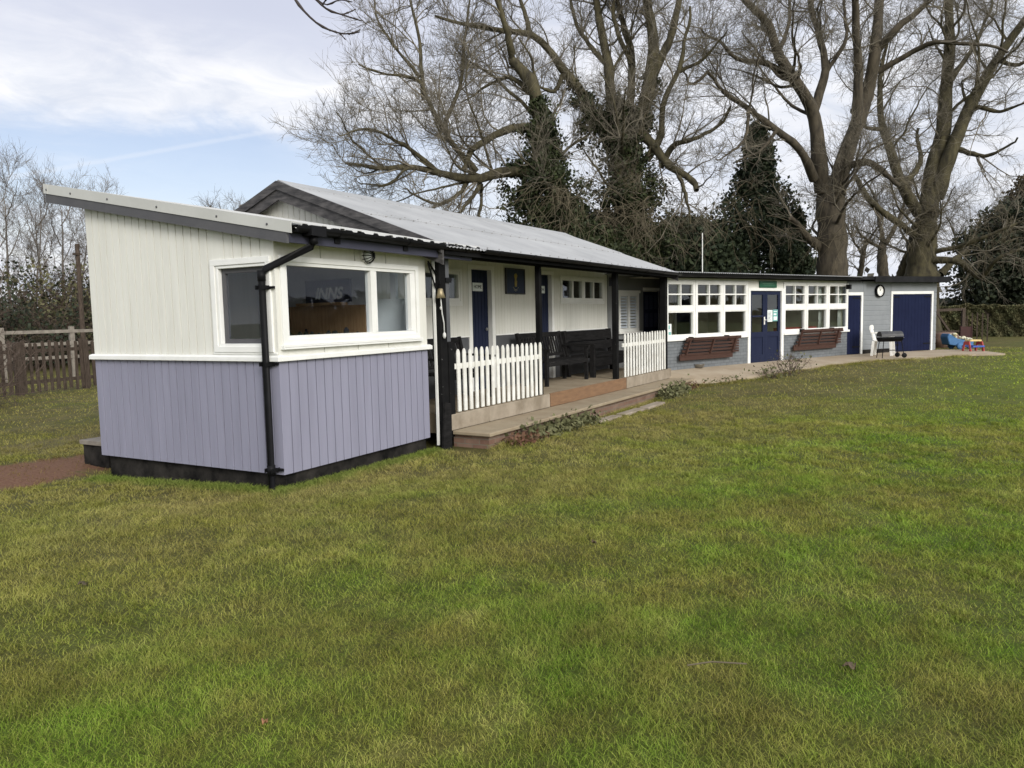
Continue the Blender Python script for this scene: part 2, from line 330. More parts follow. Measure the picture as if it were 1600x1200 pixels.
def lawn_mat(name, blade):
    m = bpy.data.materials.new(name); m.use_nodes = True
    nt = m.node_tree; N = nt.nodes; L = nt.links; p = N['Principled BSDF']
    p.inputs['Roughness'].default_value = .8; p.inputs['Specular IOR Level'].default_value = .15
    g = N.new('ShaderNodeNewGeometry'); sp = N.new('ShaderNodeSeparateXYZ'); L.new(g.outputs['Position'], sp.inputs[0])
    fl = N.new('ShaderNodeCombineXYZ'); L.new(sp.outputs[0], fl.inputs[0]); L.new(sp.outputs[1], fl.inputs[1])
    def noise(sc, d, r=.6):
        n = N.new('ShaderNodeTexNoise'); n.inputs['Scale'].default_value = sc; n.inputs['Detail'].default_value = d; n.inputs['Roughness'].default_value = r
        L.new(fl.outputs[0], n.inputs['Vector']); return n.outputs[0]
    def rng(v, a, b, c=0., d=1.):
        n = N.new('ShaderNodeMapRange'); n.interpolation_type = 'SMOOTHSTEP'
        L.new(v, n.inputs[0]); n.inputs[1].default_value = a; n.inputs[2].default_value = b; n.inputs[3].default_value = c; n.inputs[4].default_value = d; return n.outputs[0]
    def mix(f, a, b, mode='MIX'):
        n = N.new('ShaderNodeMix'); n.data_type = 'RGBA'; n.blend_type = mode
        for s_, v in ((n.inputs[0], f), (n.inputs[6], a), (n.inputs[7], b)):
            if isinstance(v, float): s_.default_value = v
            elif isinstance(v, tuple): s_.default_value = (*v, 1)
            else: L.new(v, s_)
        return n.outputs[2]
    def mul(a, b):
        n = N.new('ShaderNodeMath'); n.operation = 'MULTIPLY'
        for i, v in enumerate((a, b)):
            if isinstance(v, float): n.inputs[i].default_value = v
            else: L.new(v, n.inputs[i])
        return n.outputs[0]
    def add(a, b, op='ADD'):
        n = N.new('ShaderNodeMath'); n.operation = op
        for i, v in enumerate((a, b)):
            if isinstance(v, float): n.inputs[i].default_value = v
            else: L.new(v, n.inputs[i])
        return n.outputs[0]
    k = 2.6 if blade else 1.1
    olive = tuple(k * v for v in (.098, .096, .021)); green = tuple(k * v for v in (.056, .106, .009)); straw = tuple(k * v for v in (.195, .170, .062)); bright = tuple(k * v for v in (.112, .152, .014))
    # worn, browner turf along the buildings and at the left; fresher out on the field
    field = rng(add(add(mul(sp.outputs[1], -1.0), mul(sp.outputs[0], -.26)), mul(noise(.5, 3), 2.2)), 1.0, 5.2)
    far = rng(sp.outputs[0], 4., 16.)
    a = mix(rng(noise(.55, 9, .72), .36, .66), olive, green)
    wet = mix(rng(noise(.7, 9, .72), .36, .66), olive, tuple(v * 1.12 for v in green))
    col = mix(field, mix(.42, olive, a), wet)
    col = mix(mul(mul(far, field), .85), col, bright)
    col = mix(mul(rng(noise(1.7, 6, .68), .55, .75), .42), col, straw)
    col = mix(mul(rng(noise(.33, 8, .7), .53, .7), .6), col, green)
    col = mix(rng(noise(7.5, 4, .7), .52, .30, 0., .42), col, tuple(v * .42 for v in olive))
    near = rng(add(add(sp.outputs[0], 3.2), mul(add(sp.outputs[1], 1.2), -.35)), -2.4, 2.6)   # worn strip in front of the kiosk
    worn = mul(mul(rng(noise(1.1, 7, .7), .30, .60), .8), near)
    col = mix(mul(worn, add(1.0, mul(field, .8), 'SUBTRACT')), col, tuple(k * v for v in (.122, .099, .042)))
    sh = N.new('ShaderNodeVectorMath'); sh.operation = 'SCALE'; L.new(col, sh.inputs[0])
    L.new(mul(rng(noise(.85, 8, .72), .30, .68, .80, 1.14), rng(noise(3.4, 5, .7), .28, .7, .82, 1.17)), sh.inputs['Scale']); col = sh.outputs[0]
    if blade:
        col = mix(mul(rng(noise(170., 1), .54, .66), .55), col, straw)
        col = mix(mul(rng(noise(110., 1), .48, .3), .75), col, tuple(v * .45 for v in green))
    else:
        col = mix(rng(noise(38., 5, .7), .35, .7, 0., .75), col, tuple(v * .33 for v in olive))
    # fresh green fringe at the foot of the kiosk
    bx_ = add(add(add(sp.outputs[0], -1.23), 0.0, 'ABSOLUTE'), -1.23); by_ = add(add(add(sp.outputs[1], -1.45), 0.0, 'ABSOLUTE'), -1.45)
    col = mix(rng(add(add(bx_, by_, 'MAXIMUM'), mul(noise(3.0, 4), .35)), .22, .48, .6, 0.), col, tuple(k * v for v in (.050, .086, .014)))
    # bare reddish earth by the back step, trodden path past the fence
    def spot(cx, cy, rx, ry, lo=.6, hi=1.15):
        u = mul(add(sp.outputs[0], -float(cx)), 1. / rx); v = mul(add(sp.outputs[1], -float(cy)), 1. / ry)
        d = add(add(mul(u, u), mul(v, v)), mul(add(noise(2.2, 7, .7), -.5), 3.2))
        return rng(d, lo, hi, 1., 0.)
    earth = mix(rng(noise(26., 6, .7), .35, .65), (.125, .060, .036), (.195, .108, .068))
    col = mix(mul(spot(-.35, 4.0, 1.5, .75), .7 if blade else .95), col, earth)
    col = mix(mul(spot(1.6, 5.9, 1.9, .5), .35), col, (.16, .125, .075))
    L.new(col, p.inputs['Base Color'])
    if blade:
        N.remove(p); df = N.new('ShaderNodeBsdfDiffuse'); tl = N.new('ShaderNodeBsdfTranslucent'); ms = N.new('ShaderNodeMixShader'); ms.inputs[0].default_value = .3
        L.new(col, df.inputs[0]); L.new(col, tl.inputs[0]); L.new(df.outputs[0], ms.inputs[1]); L.new(tl.outputs[0], ms.inputs[2]); L.new(ms.outputs[0], N['Material Output'].inputs[0])
    else:
        b = N.new('ShaderNodeBump'); b.inputs['Strength'].default_value = .8; b.inputs['Distance'].default_value = .03
        L.new(noise(30., 6, .7), b.inputs['Height']); L.new(b.outputs[0], p.inputs['Normal'])
    return m
M['lawn'] = lawn_mat('lawn', False); M['blade'] = lawn_mat('grass blades', True)

# ------------------------------------------------------------------ frames of the four buildings
MO, MA = (2.7, -.05), -1.94          # changing rooms with the veranda
LO, LA = (11.457, -.263), -24.0      # clubhouse
SO, SA = (18.473, -3.387), -35.0     # store at the far end
GO, GA = (10.94, .97), -14.0         # set-back grey wall in the porch
def wpt(o, a, u, v, z=0): c, s = math.cos(R(a)), math.sin(R(a)); return (o[0] + u * c - v * s, o[1] + u * s + v * c, z)
def loc_np(o, a, x, y):
    c, s = math.cos(R(a)), math.sin(R(a)); return (x - o[0]) * c + (y - o[1]) * s, -(x - o[0]) * s + (y - o[1]) * c

# ------------------------------------------------------------------ ground
def gz(x, y):
    x = np.asarray(x, float); y = np.asarray(y, float)
    z = np.interp(x, [-20, 0, 3, 6, 9, 11, 13, 15, 18, 25, 60], [0, 0, -.03, -.08, -.05, .02, .11, .18, .22, .24, .2])
    lf = np.interp(y, [0, 3, 8, 15], [0, -.13, -.10, 0]) * np.clip((3.5 - x) / 2, 0, 1)
    und = .012 * np.sin(x * 1.3 + .5 * y) * np.sin(y * 1.1 - .4 * x) + .008 * np.sin(x * 3.1 + 1) * np.sin(y * 2.7)
    return z + lf - .035 * np.clip(1 - np.maximum(np.maximum(-.7 - x, x - 2.6), np.maximum(-.8 - y, y - 3.4)) * 2, 0, 1) + und * np.clip((-y) / 2 - .2, 0, 1)
xs = np.unique(np.concatenate([np.linspace(-400, -20, 12), np.linspace(-20, 45, 261), np.linspace(45, 500, 16)]))
ys = np.unique(np.concatenate([np.linspace(-400, -25, 12), np.linspace(-25, 30, 221), np.linspace(30, 500, 16)]))
GX, GY = np.meshgrid(xs, ys, indexing='ij'); GV = np.stack([GX, GY, gz(GX, GY)], -1).reshape(-1, 3)
nx, ny = len(xs), len(ys); I = (np.arange(nx - 1)[:, None] * ny + np.arange(ny - 1)[None]).ravel()
g = npmesh('lawn', GV, np.stack([I, I + ny, I + ny + 1, I + 1], -1), M['lawn'], smooth=True); g['kind'] = 'structure'

def built(x, y):                       # footprints that carry no grass
    m = (x > -.01) & (x < 2.47) & (y > -.01) & (y < 2.9)
    u, v = loc_np(MO, MA, x, y); m |= (u > -.15) & (u < 8.95) & (v > -.66) & (v < 6)
    u, v = loc_np(LO, LA, x, y); m |= (u > -1.2) & (u < 7.7) & (v > -.1) & (v < 6)
    u, v = loc_np(SO, SA, x, y); m |= (u > 0) & (u < 4) & (v > -.1) & (v < 4)
    m |= inpoly(x, y, PATH)
    return m
def inpoly(x, y, P):
    r = np.zeros(x.shape, bool); n = len(P)
    for i in range(n):
        (x1, y1), (x2, y2) = P[i], P[(i + 1) % n]
        if y1 == y2: continue
        r ^= ((y1 > y) != (y2 > y)) & (x < (x2 - x1) * (y - y1) / (y2 - y1) + x1)
    return r
front = [(10.7, -1.02, .03), (11.1, -1.36, .08), (11.92, -1.9, .14), (13.39, -2.55, .2), (15.22, -3.33, .24), (16.59, -4.12, .26), (17.38, -5.0, .265), (19.53, -6.39, .275), (19.9, -7.35, .275)]
back = [(10.9, -.40, .10), wpt(LO, LA, 0, .0, .3), wpt(LO, LA, 1, .0, .31), wpt(LO, LA, 3, .0, .31), wpt(LO, LA, 5.2, .0, .31), wpt(LO, LA, 7.66, .0, .30), wpt(SO, SA, 1.5, .0, .30), wpt(SO, SA, 4.1, .0, .29), wpt(SO, SA, 4.9, -.6, .275)]
PATH = [p[:2] for p in front] + [p[:2] for p in back[::-1]]
def ribbon(name, fr, bk, m, K=6, sub=4, drop=.25):
    def dens(L_): return [tuple(np.array(a) * (1 - t / sub) + np.array(b) * t / sub) for a, b in zip(L_, L_[1:]) for t in range(sub)] + [L_[-1]]
    fr, bk = dens(fr), dens(bk); mb = MB(); n = len(fr); rows = []
    for i, (a, b) in enumerate(zip(fr, bk)):
        j = .035 * math.sin(i * 2.3) + .02 * math.sin(i * 5.1)
        a = np.array(a) + (np.array(a) - np.array(b)) * j * .5 * np.array([1, 1, 0])
        row = [tuple(a - np.array([0, 0, drop]))] + [tuple(a * (1 - k / K) + np.array(b) * k / K) for k in range(K + 1)] + [tuple(np.array(b) - np.array([0, 0, drop]))]
        rows += row
    w_ = K + 3
    fs = [(i * w_ + k, (i + 1) * w_ + k, (i + 1) * w_ + k + 1, i * w_ + k + 1) for i in range(n - 1) for k in range(w_ - 1)]
    mb.add(rows, fs); return obj(name, mb, m)
p_ = ribbon('path', front, back, M['path']); p_['kind'] = 'structure'

# ------------------------------------------------------------------ kiosk
W, D = 2.456, 2.89
def rz_(y): return 2.50 + .1895 * (y + .3)             # top of the sheet roof
KI = thing('kiosk', 'small cream and lilac boarded kiosk with a lean-to roof nearest the camera', 'kiosk')
fL = lambda s, z, o: (-o, s, z); fF = lambda s, z, o: (s, -o, z)
topl = lambda y: rz_(y) - .10
mb = MB().boards(0.0, D, .117, 1.225, fL); obj('lower_wall', mb, M['lilac'], KI, label='lilac lower boarding on the end wall')
mb = MB().boards(0.0, W, .117, 1.225, fF, .125); obj('lower_wall', mb, M['lilac'], KI, label='lilac lower boarding on the front')
wy0, wy1, wz0, wz1 = .10, .80, 1.36, 2.17
mb = MB().boards(wy1, D, 1.27, topl, fL); mb.boards(.055, wy1, wz1, topl, fL); mb.boards(.055, wy1, 1.27, wz0, fL, .4); mb.boards(0, .055, 1.27, topl, fL, .2)
obj('upper_wall', mb, M['cream'], KI, label='cream upper boarding on the end wall')
fx0, fx1, fz0, fz1 = .10, 2.22, 1.42, 2.19
mb = MB().boards(0, fx0, 1.27, 2.45, fF, .4); mb.boards(fx1, W, 1.27, 2.45, fF, .4); mb.boards(fx0, fx1, fz1, 2.45, fF, .5); mb.boards(fx0, fx1, 1.27, fz0, fF, .5)
obj('upper_wall', mb, M['cream'], KI, label='plain cream upper front wall round the long window')
# inner skin, floor, back
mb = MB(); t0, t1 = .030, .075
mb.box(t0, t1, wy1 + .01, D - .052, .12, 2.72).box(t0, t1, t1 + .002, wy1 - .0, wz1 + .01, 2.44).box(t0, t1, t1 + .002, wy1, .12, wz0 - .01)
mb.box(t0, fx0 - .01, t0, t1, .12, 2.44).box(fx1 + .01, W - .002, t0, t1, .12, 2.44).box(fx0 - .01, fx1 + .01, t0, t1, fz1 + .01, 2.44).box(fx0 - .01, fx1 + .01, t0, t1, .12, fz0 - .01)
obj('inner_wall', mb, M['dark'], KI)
mb = MB(); mb.box(.08, W - .06, .08, D - .06, .05, .116); obj('floor', mb, M['infloor'], KI)
mb = MB()
mb.ext([(.004, .118), (W - .004, .118), (W - .004, 2.92), (.004, 2.92)], lambda p, s: (p[0], D - .05 + .048 * s, p[1]))
obj('back_wall', mb, M['cream'], KI)
mb = MB(); ra, rb = W - .06, W
def rwall(y0, y1, z0, z1): mb.box(ra, rb, y0, y1, z0, z1)
rwall(.08, .84, .117, 1.86); rwall(.80, .84, 1.86, 2.30); rwall(.42, .50, 1.86, 2.30); rwall(.08, .14, 1.86, 2.30); rwall(.08, .84, 2.30, 2.45)
obj('side_wall', mb, M['inwhite'], KI)
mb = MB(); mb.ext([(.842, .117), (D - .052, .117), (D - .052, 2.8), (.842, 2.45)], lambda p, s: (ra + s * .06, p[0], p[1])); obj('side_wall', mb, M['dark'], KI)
mb = MB().box(ra + .02, ra + .03, .5, .8, 1.86, 2.3).box(ra + .02, ra + .03, .14, .42, 1.86, 2.3); obj('side_window', mb, M['glassk'], KI)
mb = MB().box(ra - .02, ra - .002, .9, 2.5, 1.19, 1.80); obj('bar_panel', mb, M['wood'], KI)
mb = MB().box(ra - .14, ra - .003, 1.20, 1.98, 1.80, 1.84); obj('shelf', mb, M['wood'], KI)
mb = MB().box(ra - .03, ra - .004, 1.12, 1.90, 1.845, 2.14); sgn = obj('interior_sign', mb, mat('slate blue board', (.035, .042, .075)), KI)
text('lettering', 'INNS', .205, M['white'], sgn, (ra - .035, 1.50, 1.955), (R(90), 0, R(-90)), .28)
mb = MB()
for i in range(13): hb = random.uniform(.10, .18); mb.lathe([(.03, 0), (.034, hb * .6), (random.uniform(.012, .034), hb * .8), (.012, hb)], (ra - .10 - random.uniform(0, .12), .95 + .10 * i + random.uniform(-.03, .03), 1.345), n=8)
mb.box(ra - .3, ra - .021, .86, 2.5, 1.29, 1.343); obj('counter', mb, M['ink'], KI)
mb = MB().box(.09, .5, .12, 1.2, 1.26, 1.32); obj('counter', mb, M['red'], KI)
# plinth
mb = MB().box(.06, W - .02, .05, D - .06, -.35, .116); obj('plinth', mb, M['plinth'], KI)
# sill board right round
mb = MB()
mb.ext([(-.045, 1.222), (.0, 1.222), (.0, 1.285), (-.045, 1.268)], lambda p, s: (p[0], -.045 + (D + .09) * s, p[1]))
mb.ext([(-.045, 1.222), (.0, 1.222), (.0, 1.285), (-.045, 1.268)], lambda p, s: (.001 + (W + .05) * s, p[0], p[1]))
obj('sill_board', mb, M['white'], KI, bevel=.004)
# front window
FW_ = MB()
def frame(mb, fn, s0, s1, z0, z1, wd, o0, o1):
    def bx(a, b, c, d):
        P = [fn(a, c, o0), fn(b, c, o0), fn(b, d, o0), fn(a, d, o0), fn(a, c, o1), fn(b, c, o1), fn(b, d, o1), fn(a, d, o1)]
        mb.add(P, [(3, 2, 1, 0), (4, 5, 6, 7), (0, 1, 5, 4), (1, 2, 6, 5), (2, 3, 7, 6), (3, 0, 4, 7)])
    bx(s0, s1, z1 - wd, z1); bx(s0, s1, z0, z0 + wd); bx(s0, s0 + wd, z0 + wd, z1 - wd); bx(s1 - wd, s1, z0 + wd, z1 - wd)
    return bx
wf = MB(); bx = frame(wf, fF, .055, 2.285, 1.375, 2.235, .055, -.01, .024)
bx = frame(wf, fF, .10, 2.22, 1.42, 2.19, .045, -.07, .012); bx(1.40, 1.465, 1.465, 2.145, ) ; bx(1.466, 1.50, 1.467, 2.143); bx(2.13, 2.174, 1.467, 2.143)
bx2 = frame(wf, fF, .03, 2.31, 1.335, 1.374, .0185, -.002, .05)
win = obj('front_window', wf, M['white'], KI, bevel=.003)
obj('pane', MB().box(.14, 1.41, .030, .035, 1.46, 2.15).box(1.49, 2.14, .036, .041, 1.46, 2.15), M['glassk'], win)
wf = MB(); bx = frame(wf, fL, .045, .87, 1.31, 2.23, .06, -.01, .022); bx = frame(wf, fL, .10, .80, 1.365, 2.17, .03, -.09, .01); bx(.01, .90, 1.288, 1.311)
win = obj('end_window', wf, M['white'], KI, bevel=.003)
wf = MB(); bx = frame(wf, fL, .131, .769, 1.396, 2.139, .045, -.075, -.035); dk = obj('sash', wf, M['fasc'], win)
obj('pane', MB().box(.05, .055, .17, .73, 1.44, 2.10), M['glassk'], win)
# roof: ribbed sheet
def ribbed(x0, x1, pitch, h, fn, wt=.06, wb=.11):
    prof = []; n = max(1, round((x1 - x0) / pitch)); p = (x1 - x0) / n
    for i in range(n):
        c = x0 + (i + .5) * p; prof += [(c - p / 2, 0), (c - wb / 2, 0), (c - wt / 2, h), (c + wt / 2, h), (c + wb / 2, 0)]
    prof.append((x1, 0)); return prof
prof = ribbed(-.05, 3.30, .262, .05, None)
mb = MB()
yb, yf = 3.45, -.34
def strip(mb, prof, y0, y1, f, th=.006):
    n = len(prof); vs = [(x, y0, f(y0) + z) for x, z in prof] + [(x, y1, f(y1) + z) for x, z in prof] + [(x, y0, f(y0) + z - th) for x, z in prof] + [(x, y1, f(y1) + z - th) for x, z in prof]
    fs = [(i, i + 1, n + i + 1, n + i) for i in range(n - 1)] + [(2 * n + i, 3 * n + i, 3 * n + i + 1, 2 * n + i + 1) for i in range(n - 1)] + [(i, 2 * n + i, 2 * n + i + 1, i + 1) for i in range(n - 1)] + [(n + i, n + i + 1, 3 * n + i + 1, 3 * n + i) for i in range(n - 1)]
    mb.add(vs, fs)
strip(mb, [q for q in prof if q[0] < 2.52], yf, yb, lambda y: rz_(y) - .03)
strip(mb, [q for q in prof if q[0] > 2.40], yf, .34, lambda y: rz_(y) - .03)
rsh = obj('roof_sheet', mb, M['sheetk'], KI)
mb = MB()
for k in range(1, len(prof) - 1, 4): mb.ext([(prof[k][0] - .012, 0), (prof[k + 3][0] + .012, 0), (prof[k + 2][0] + .004, .047), (prof[k + 1][0] - .004, .047)], lambda p, q: (p[0], yf - .004 + .03 * q, rz_(yf) - .039 + p[1]))
obj('rib_filler', mb, M['gloss'], rsh)
mb = MB(); mb.ext([(-.19, -.035), (yb - .02, -.035), (yb - .02, -.085), (-.19, -.085)], lambda p, s: (.0 + (W + .04) * s, p[0], rz_(p[0]) + p[1])); obj('roof_deck', mb, M['cream'], KI)
vs = lambda a, b, x0, x1, y0, y1: MB().ext([(y0, a), (y1, a), (y1, b), (y0, b)], lambda p, s: (x0 + (x1 - x0) * s, p[0], rz_(p[0]) + p[1]))
mb = vs(-.085, .022, -.112, -.104, yf - .01, yb + .01)
mb.ext([(yf - .01, .014), (yb + .01, .014), (yb + .01, .022), (yf - .01, .022)], lambda p, s: (-.104 + .13 * s, p[0], rz_(p[0]) + p[1]))
mb.box(-.116, -.11, yb - .07, yb - .062, rz_(yb - .07) - .085, rz_(yb - .07) + .02)
fl = obj('flashing', mb, M['flash'], KI)
mb = MB()
for y in (-.05, .62, 1.5, 2.3, 2.95, 3.40): obj('screw', MB().lathe([(.011, 0), (.013, -.004), (.008, -.008)], (-.112, y, rz_(y) - .04), 'x', 8), M['fasc'], fl)
obj('verge_board', vs(-.185, -.0851, -.103, -.075, yf + .06, yb - .01), M['fasc'], KI)
mb = vs(-.16, -.086, -.07, .06, 2.92, 3.20); obj('eave_block', mb, M['white'], KI)
mb = MB().box(-.04, 3.18, -.235, -.20, 2.335, 2.455); obj('front_fascia', mb, M['fascblue'], KI)
mb = MB().box(.0, W, -.199, -.001, 2.40, 2.412); obj('soffit', mb, M['cream'], KI)
def gutter(mb, x0, x1, y, z, r=.055, th=.006):
    n = 9; o = [(r * math.cos(math.pi + k * math.pi / (n - 1)), r * math.sin(math.pi + k * math.pi / (n - 1))) for k in range(n)]
    i_ = [((r - th) * math.cos(math.pi + k * math.pi / (n - 1)), (r - th) * math.sin(math.pi + k * math.pi / (n - 1))) for k in range(n)][::-1]
    mb.ext(o + i_, lambda p, s: (x0 + (x1 - x0) * s, y + p[0], z + p[1]))
gu = MB(); gutter(gu, -.03, 3.33, -.295, 2.485, .06); gu.box(-.032, -.026, -.352, -.238, 2.425, 2.487)
for x in (.62, 1.75, 2.95): gutter(gu, x - .05, x + .05, -.295, 2.487, .068, .005); gu.box(x - .04, x + .04, -.25, -.236, 2.37, 2.42)
gu.box(.14, .34, -.36, -.236, 2.405, 2.50)
gt = obj('gutter', gu, M['gloss'], KI)
mb = MB(); mb.tube([(.23, -.295, 2.42), (.23, -.295, 2.34), (.215, -.28, 2.31), (-.055, .075, 2.10), (-.07, .10, 2.07), (-.07, .10, 1.98), (-.07, .10, -.02), (-.10, .06, -.06)], .034, 12)
mb.tube([(-.07, .10, 2.09), (-.07, .10, 1.99)], .04, 12); mb.tube([(.23, -.295, 2.40), (.23, -.295, 2.33)], .042, 12); mb.tube([(-.07, .10, .22), (-.07, .10, .12)], .04, 12)
dp_ = obj('downpipe', mb, M['gloss'], KI, smooth=True)
for z in (1.93, 1.20, .17): obj('bracket', MB().box(-.115, -.001, .055, .062, z - .02, z + .02).box(-.115, -.001, .138, .145, z - .02, z + .02).box(-.03, -.002, .0, .2, z - .012, z + .012), M['gloss'], dp_)
# bulkhead lamp with wire cage
mb = MB(); mb.lathe([(.085, 0), (.085, -.03), (.06, -.04)], (1.32, -.002, 2.30), 'y', 20); lamp = obj('wall_lamp', mb, M['oldwhite'], KI)
mb = MB(); mb.lathe([(.058, -.041), (.055, -.08), (.035, -.105), (.005, -.115)], (1.32, -.002, 2.30), 'y', 16); obj('lamp_cover', mb, M['inwhite'], lamp, True)
mb = MB()
for k in range(6):
    a = k * math.pi / 6
    mb.tube([(1.32 + .08 * math.cos(a) * math.cos(t), -.03 - .105 * math.sin(t), 2.30 + .08 * math.sin(a) * math.cos(t)) for t in [i * math.pi / 8 for i in range(9)]], .0045, 5)
mb.tube([(1.32 + .082 * math.cos(t), -.06, 2.30 + .082 * math.sin(t)) for t in [i * math.pi / 8 for i in range(17)]], .0045, 5)
obj('wire_cage', mb, M['gloss'], lamp)

# ------------------------------------------------------------------ changing rooms with the veranda
MR = thing('changing_rooms', 'long white boarded changing room block with a veranda and pale corrugated roof', 'building', (*MO, 0), MA)
VW = 1.30; FZ = .376
fM = lambda s, z, o: (s, VW - o, z)
holes = [(1.30, 2.31, 1.87, 2.34), (2.62, 3.29, FZ, 2.43), (4.87, 5.50, FZ, 2.43), (5.90, 7.95, 1.92, 2.36)]
def wall_cols(z0, z1, mb, pitch=.1):
    cur = 0.12
    for a, b, c, d in holes + [(8.18, 8.18, 0, 0)]:
        if a > cur: mb.boards(cur, a, z0, z1, fM, pitch, .006, .004)
        if b > a:
            if d < z1: mb.boards(a, b, max(d, z0), z1, fM, pitch, .006, .004)
            if c > z0: mb.boards(a, b, z0, min(c, z1), fM, pitch, .006, .004)
        cur = b
mb = MB(); wall_cols(1.305, 2.98, mb); obj('wall', mb, M['cream'], MR, label='white boarded upper wall under the veranda')
mb = MB()
for a, b in ((.12, 2.62), (3.29, 4.87), (5.50, 8.18)): mb.box(a, b, VW + .006, VW + .05, FZ, 1.285)
obj('wall', mb, M['darkband'], MR, label='dark grey band along the foot of the veranda wall')
mb = MB()
for a, b in ((.12, 2.55), (3.36, 4.80), (5.57, 8.18)): mb.box(a, b, VW - .018, VW + .05, 1.285, 1.307)
obj('dado_rail', mb, M['white'], MR)
obj('corner_board', MB().box(8.18, 8.26, VW - .02, VW + .05, FZ, 2.9), M['greywall'], MR)
def door(par, s0, s1, z0, z1, v, planks, m, sign=None, hx=None):
    mb = MB().boards(s0 + .03, s1 - .03, z0, z1 - .03, lambda s, z, o: (s, v - o, z), (s1 - s0 - .06) / planks, .012, .008)
    mb.box(s0 + .03, s1 - .03, v + .009, v + .04, z0, z1 - .03)
    d = obj('door', mb, m, par)
    mb = MB().box(s0 - .07, s0 + .028, v - .085, v + .05, z0, z1 + .04).box(s1 - .028, s1 + .07, v - .085, v + .05, z0, z1 + .04).box(s0 + .0285, s1 - .0285, v - .085, v + .05, z1 - .028, z1 + .04)
    obj('door_frame', mb, M['white'], d)
    if hx:
        mb = MB().lathe([(.028, 0), (.028, -.012)], (hx, v - .001, z0 + 1.02), 'y', 14).tube([(hx, v - .012, z0 + 1.02), (hx, v - .05, z0 + 1.02), (hx - .09, v - .052, z0 + 1.02)], .009, 8); obj('handle', mb, M['silver'], d)
    if sign:
        w_ = .15; c = (s0 + s1) / 2 - .01
        sg = obj('sign', MB().box(c - w_, c + w_, v - .008, v - .001, 2.045, 2.185), M['paper'], d)
        text('lettering', sign, .085 if len(sign) < 6 else .06, M['ink'], sg, (c, v - .009, 2.115), (R(90), 0, 0))
    return d
door(MR, 2.62, 3.29, FZ + .004, 2.43, VW + .075, 6, M['navy'], 'HOME', 3.20)
door(MR, 4.87, 5.50, FZ + .004, 2.43, VW + .075, 6, M['navy'], 'VISITORS', None)
def casement(par, u0, u1, z0, z1, v, bays, name='window', m=None, wd=.045, depth=.07):
    wf = MB(); fn = lambda s, z, o: (s, v - o, z)
    bx = frame(wf, fn, u0 - .05, u1 + .05, z0 - .05, z1 + .05, .0495, .0, .018); bx = frame(wf, fn, u0, u1, z0, z1, wd, -depth, .012)
    n = bays
    for i in range(1, n):
        c = u0 + (u1 - u0) * i / n; wf_w = .075 if (n == 4 and i == 2) else .03
        bx(c - wf_w, c + wf_w, z0 + wd, z1 - wd)
    bx(u0 - .06, u1 + .06, z0 - .075, z0 - .051)
    wn = obj(name, wf, m or M['white'], par, bevel=.003)
    obj('pane', MB().box(u0 + .02, u1 - .02, v + .028, v + .033, z0 + .02, z1 - .02), M['glass'], wn)
    return wn
casement(MR, 1.30, 2.31, 1.87, 2.34, VW, 1)
casement(MR, 5.90, 7.95, 1.92, 2.36, VW, 4)
# dark rooms behind the panes
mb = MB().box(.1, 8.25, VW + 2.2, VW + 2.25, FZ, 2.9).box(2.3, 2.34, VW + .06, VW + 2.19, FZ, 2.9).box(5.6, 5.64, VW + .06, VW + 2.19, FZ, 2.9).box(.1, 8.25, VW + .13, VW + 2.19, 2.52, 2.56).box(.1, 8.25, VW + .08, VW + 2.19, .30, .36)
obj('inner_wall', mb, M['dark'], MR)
# gable ends and back
slope = (3.52 - 2.51) / 2.7
def mz(v): return 2.51 + slope * (v + .2) if v < 2.5 else 3.52 - slope * (v - 2.5)
mb = MB().boards(.30, 5.1, 2.40, lambda v: mz(v) - .12, lambda s, z, o: (-.13 - o, s, z), .11, .012, .010); obj('gable_wall', mb, M['cream'], MR, label='cream boarded gable rising behind the kiosk roof')
# only the roof triangle hangs over the open veranda end
mb = MB().box(.12, 8.25, 5.06, 5.1, -.1, 2.48).ext([(1.3, .2), (5.05, .2), (5.05, 2.45), (2.5, 3.42), (1.3, 2.95)], lambda p, s: (8.20 + .05 * s, p[0], p[1])); obj('back_wall', mb, M['darkband'], MR)
def corrug(u0, u1, pitch=.076, amp=.0065, k=6):
    n = int((u1 - u0) / pitch * k); return [(u0 + (u1 - u0) * i / n, amp * math.sin(2 * math.pi * i / k)) for i in range(n + 1)]
pr = corrug(-.27, 8.50)
mb = MB(); strip(mb, pr, -.32, 2.5, mz, .007); strip(mb, pr, 2.5, 5.3, mz, .007); strip(mb, pr, 1.05, 2.5, lambda v: mz(v) + .012, .010); rf = obj('roof', mb, M['sheet'], MR, smooth=False)
mb = MB(); mb.ext([(2.28, mz(2.28) + .012), (2.5, 3.545), (2.72, mz(2.72) + .012), (2.72, mz(2.72) + .02), (2.5, 3.556), (2.28, mz(2.28) + .02)], lambda p, s: (-.27 + 8.77 * s, p[0], p[1])); obj('ridge_cap', mb, M['sheet'], rf)
mb = MB()
for v in (-.22, 1.0, 1.15, 2.2):
    for i in range(30): mb.box(-.1 + i * .295, -.088 + i * .295, v - .006, v + .006, mz(v) + .006, mz(v) + .022)
fxs = obj('fixings', mb, mat('dull fixings', (.26, .25, .24)), rf); fxs['kind'] = 'stuff'
mb = MB()
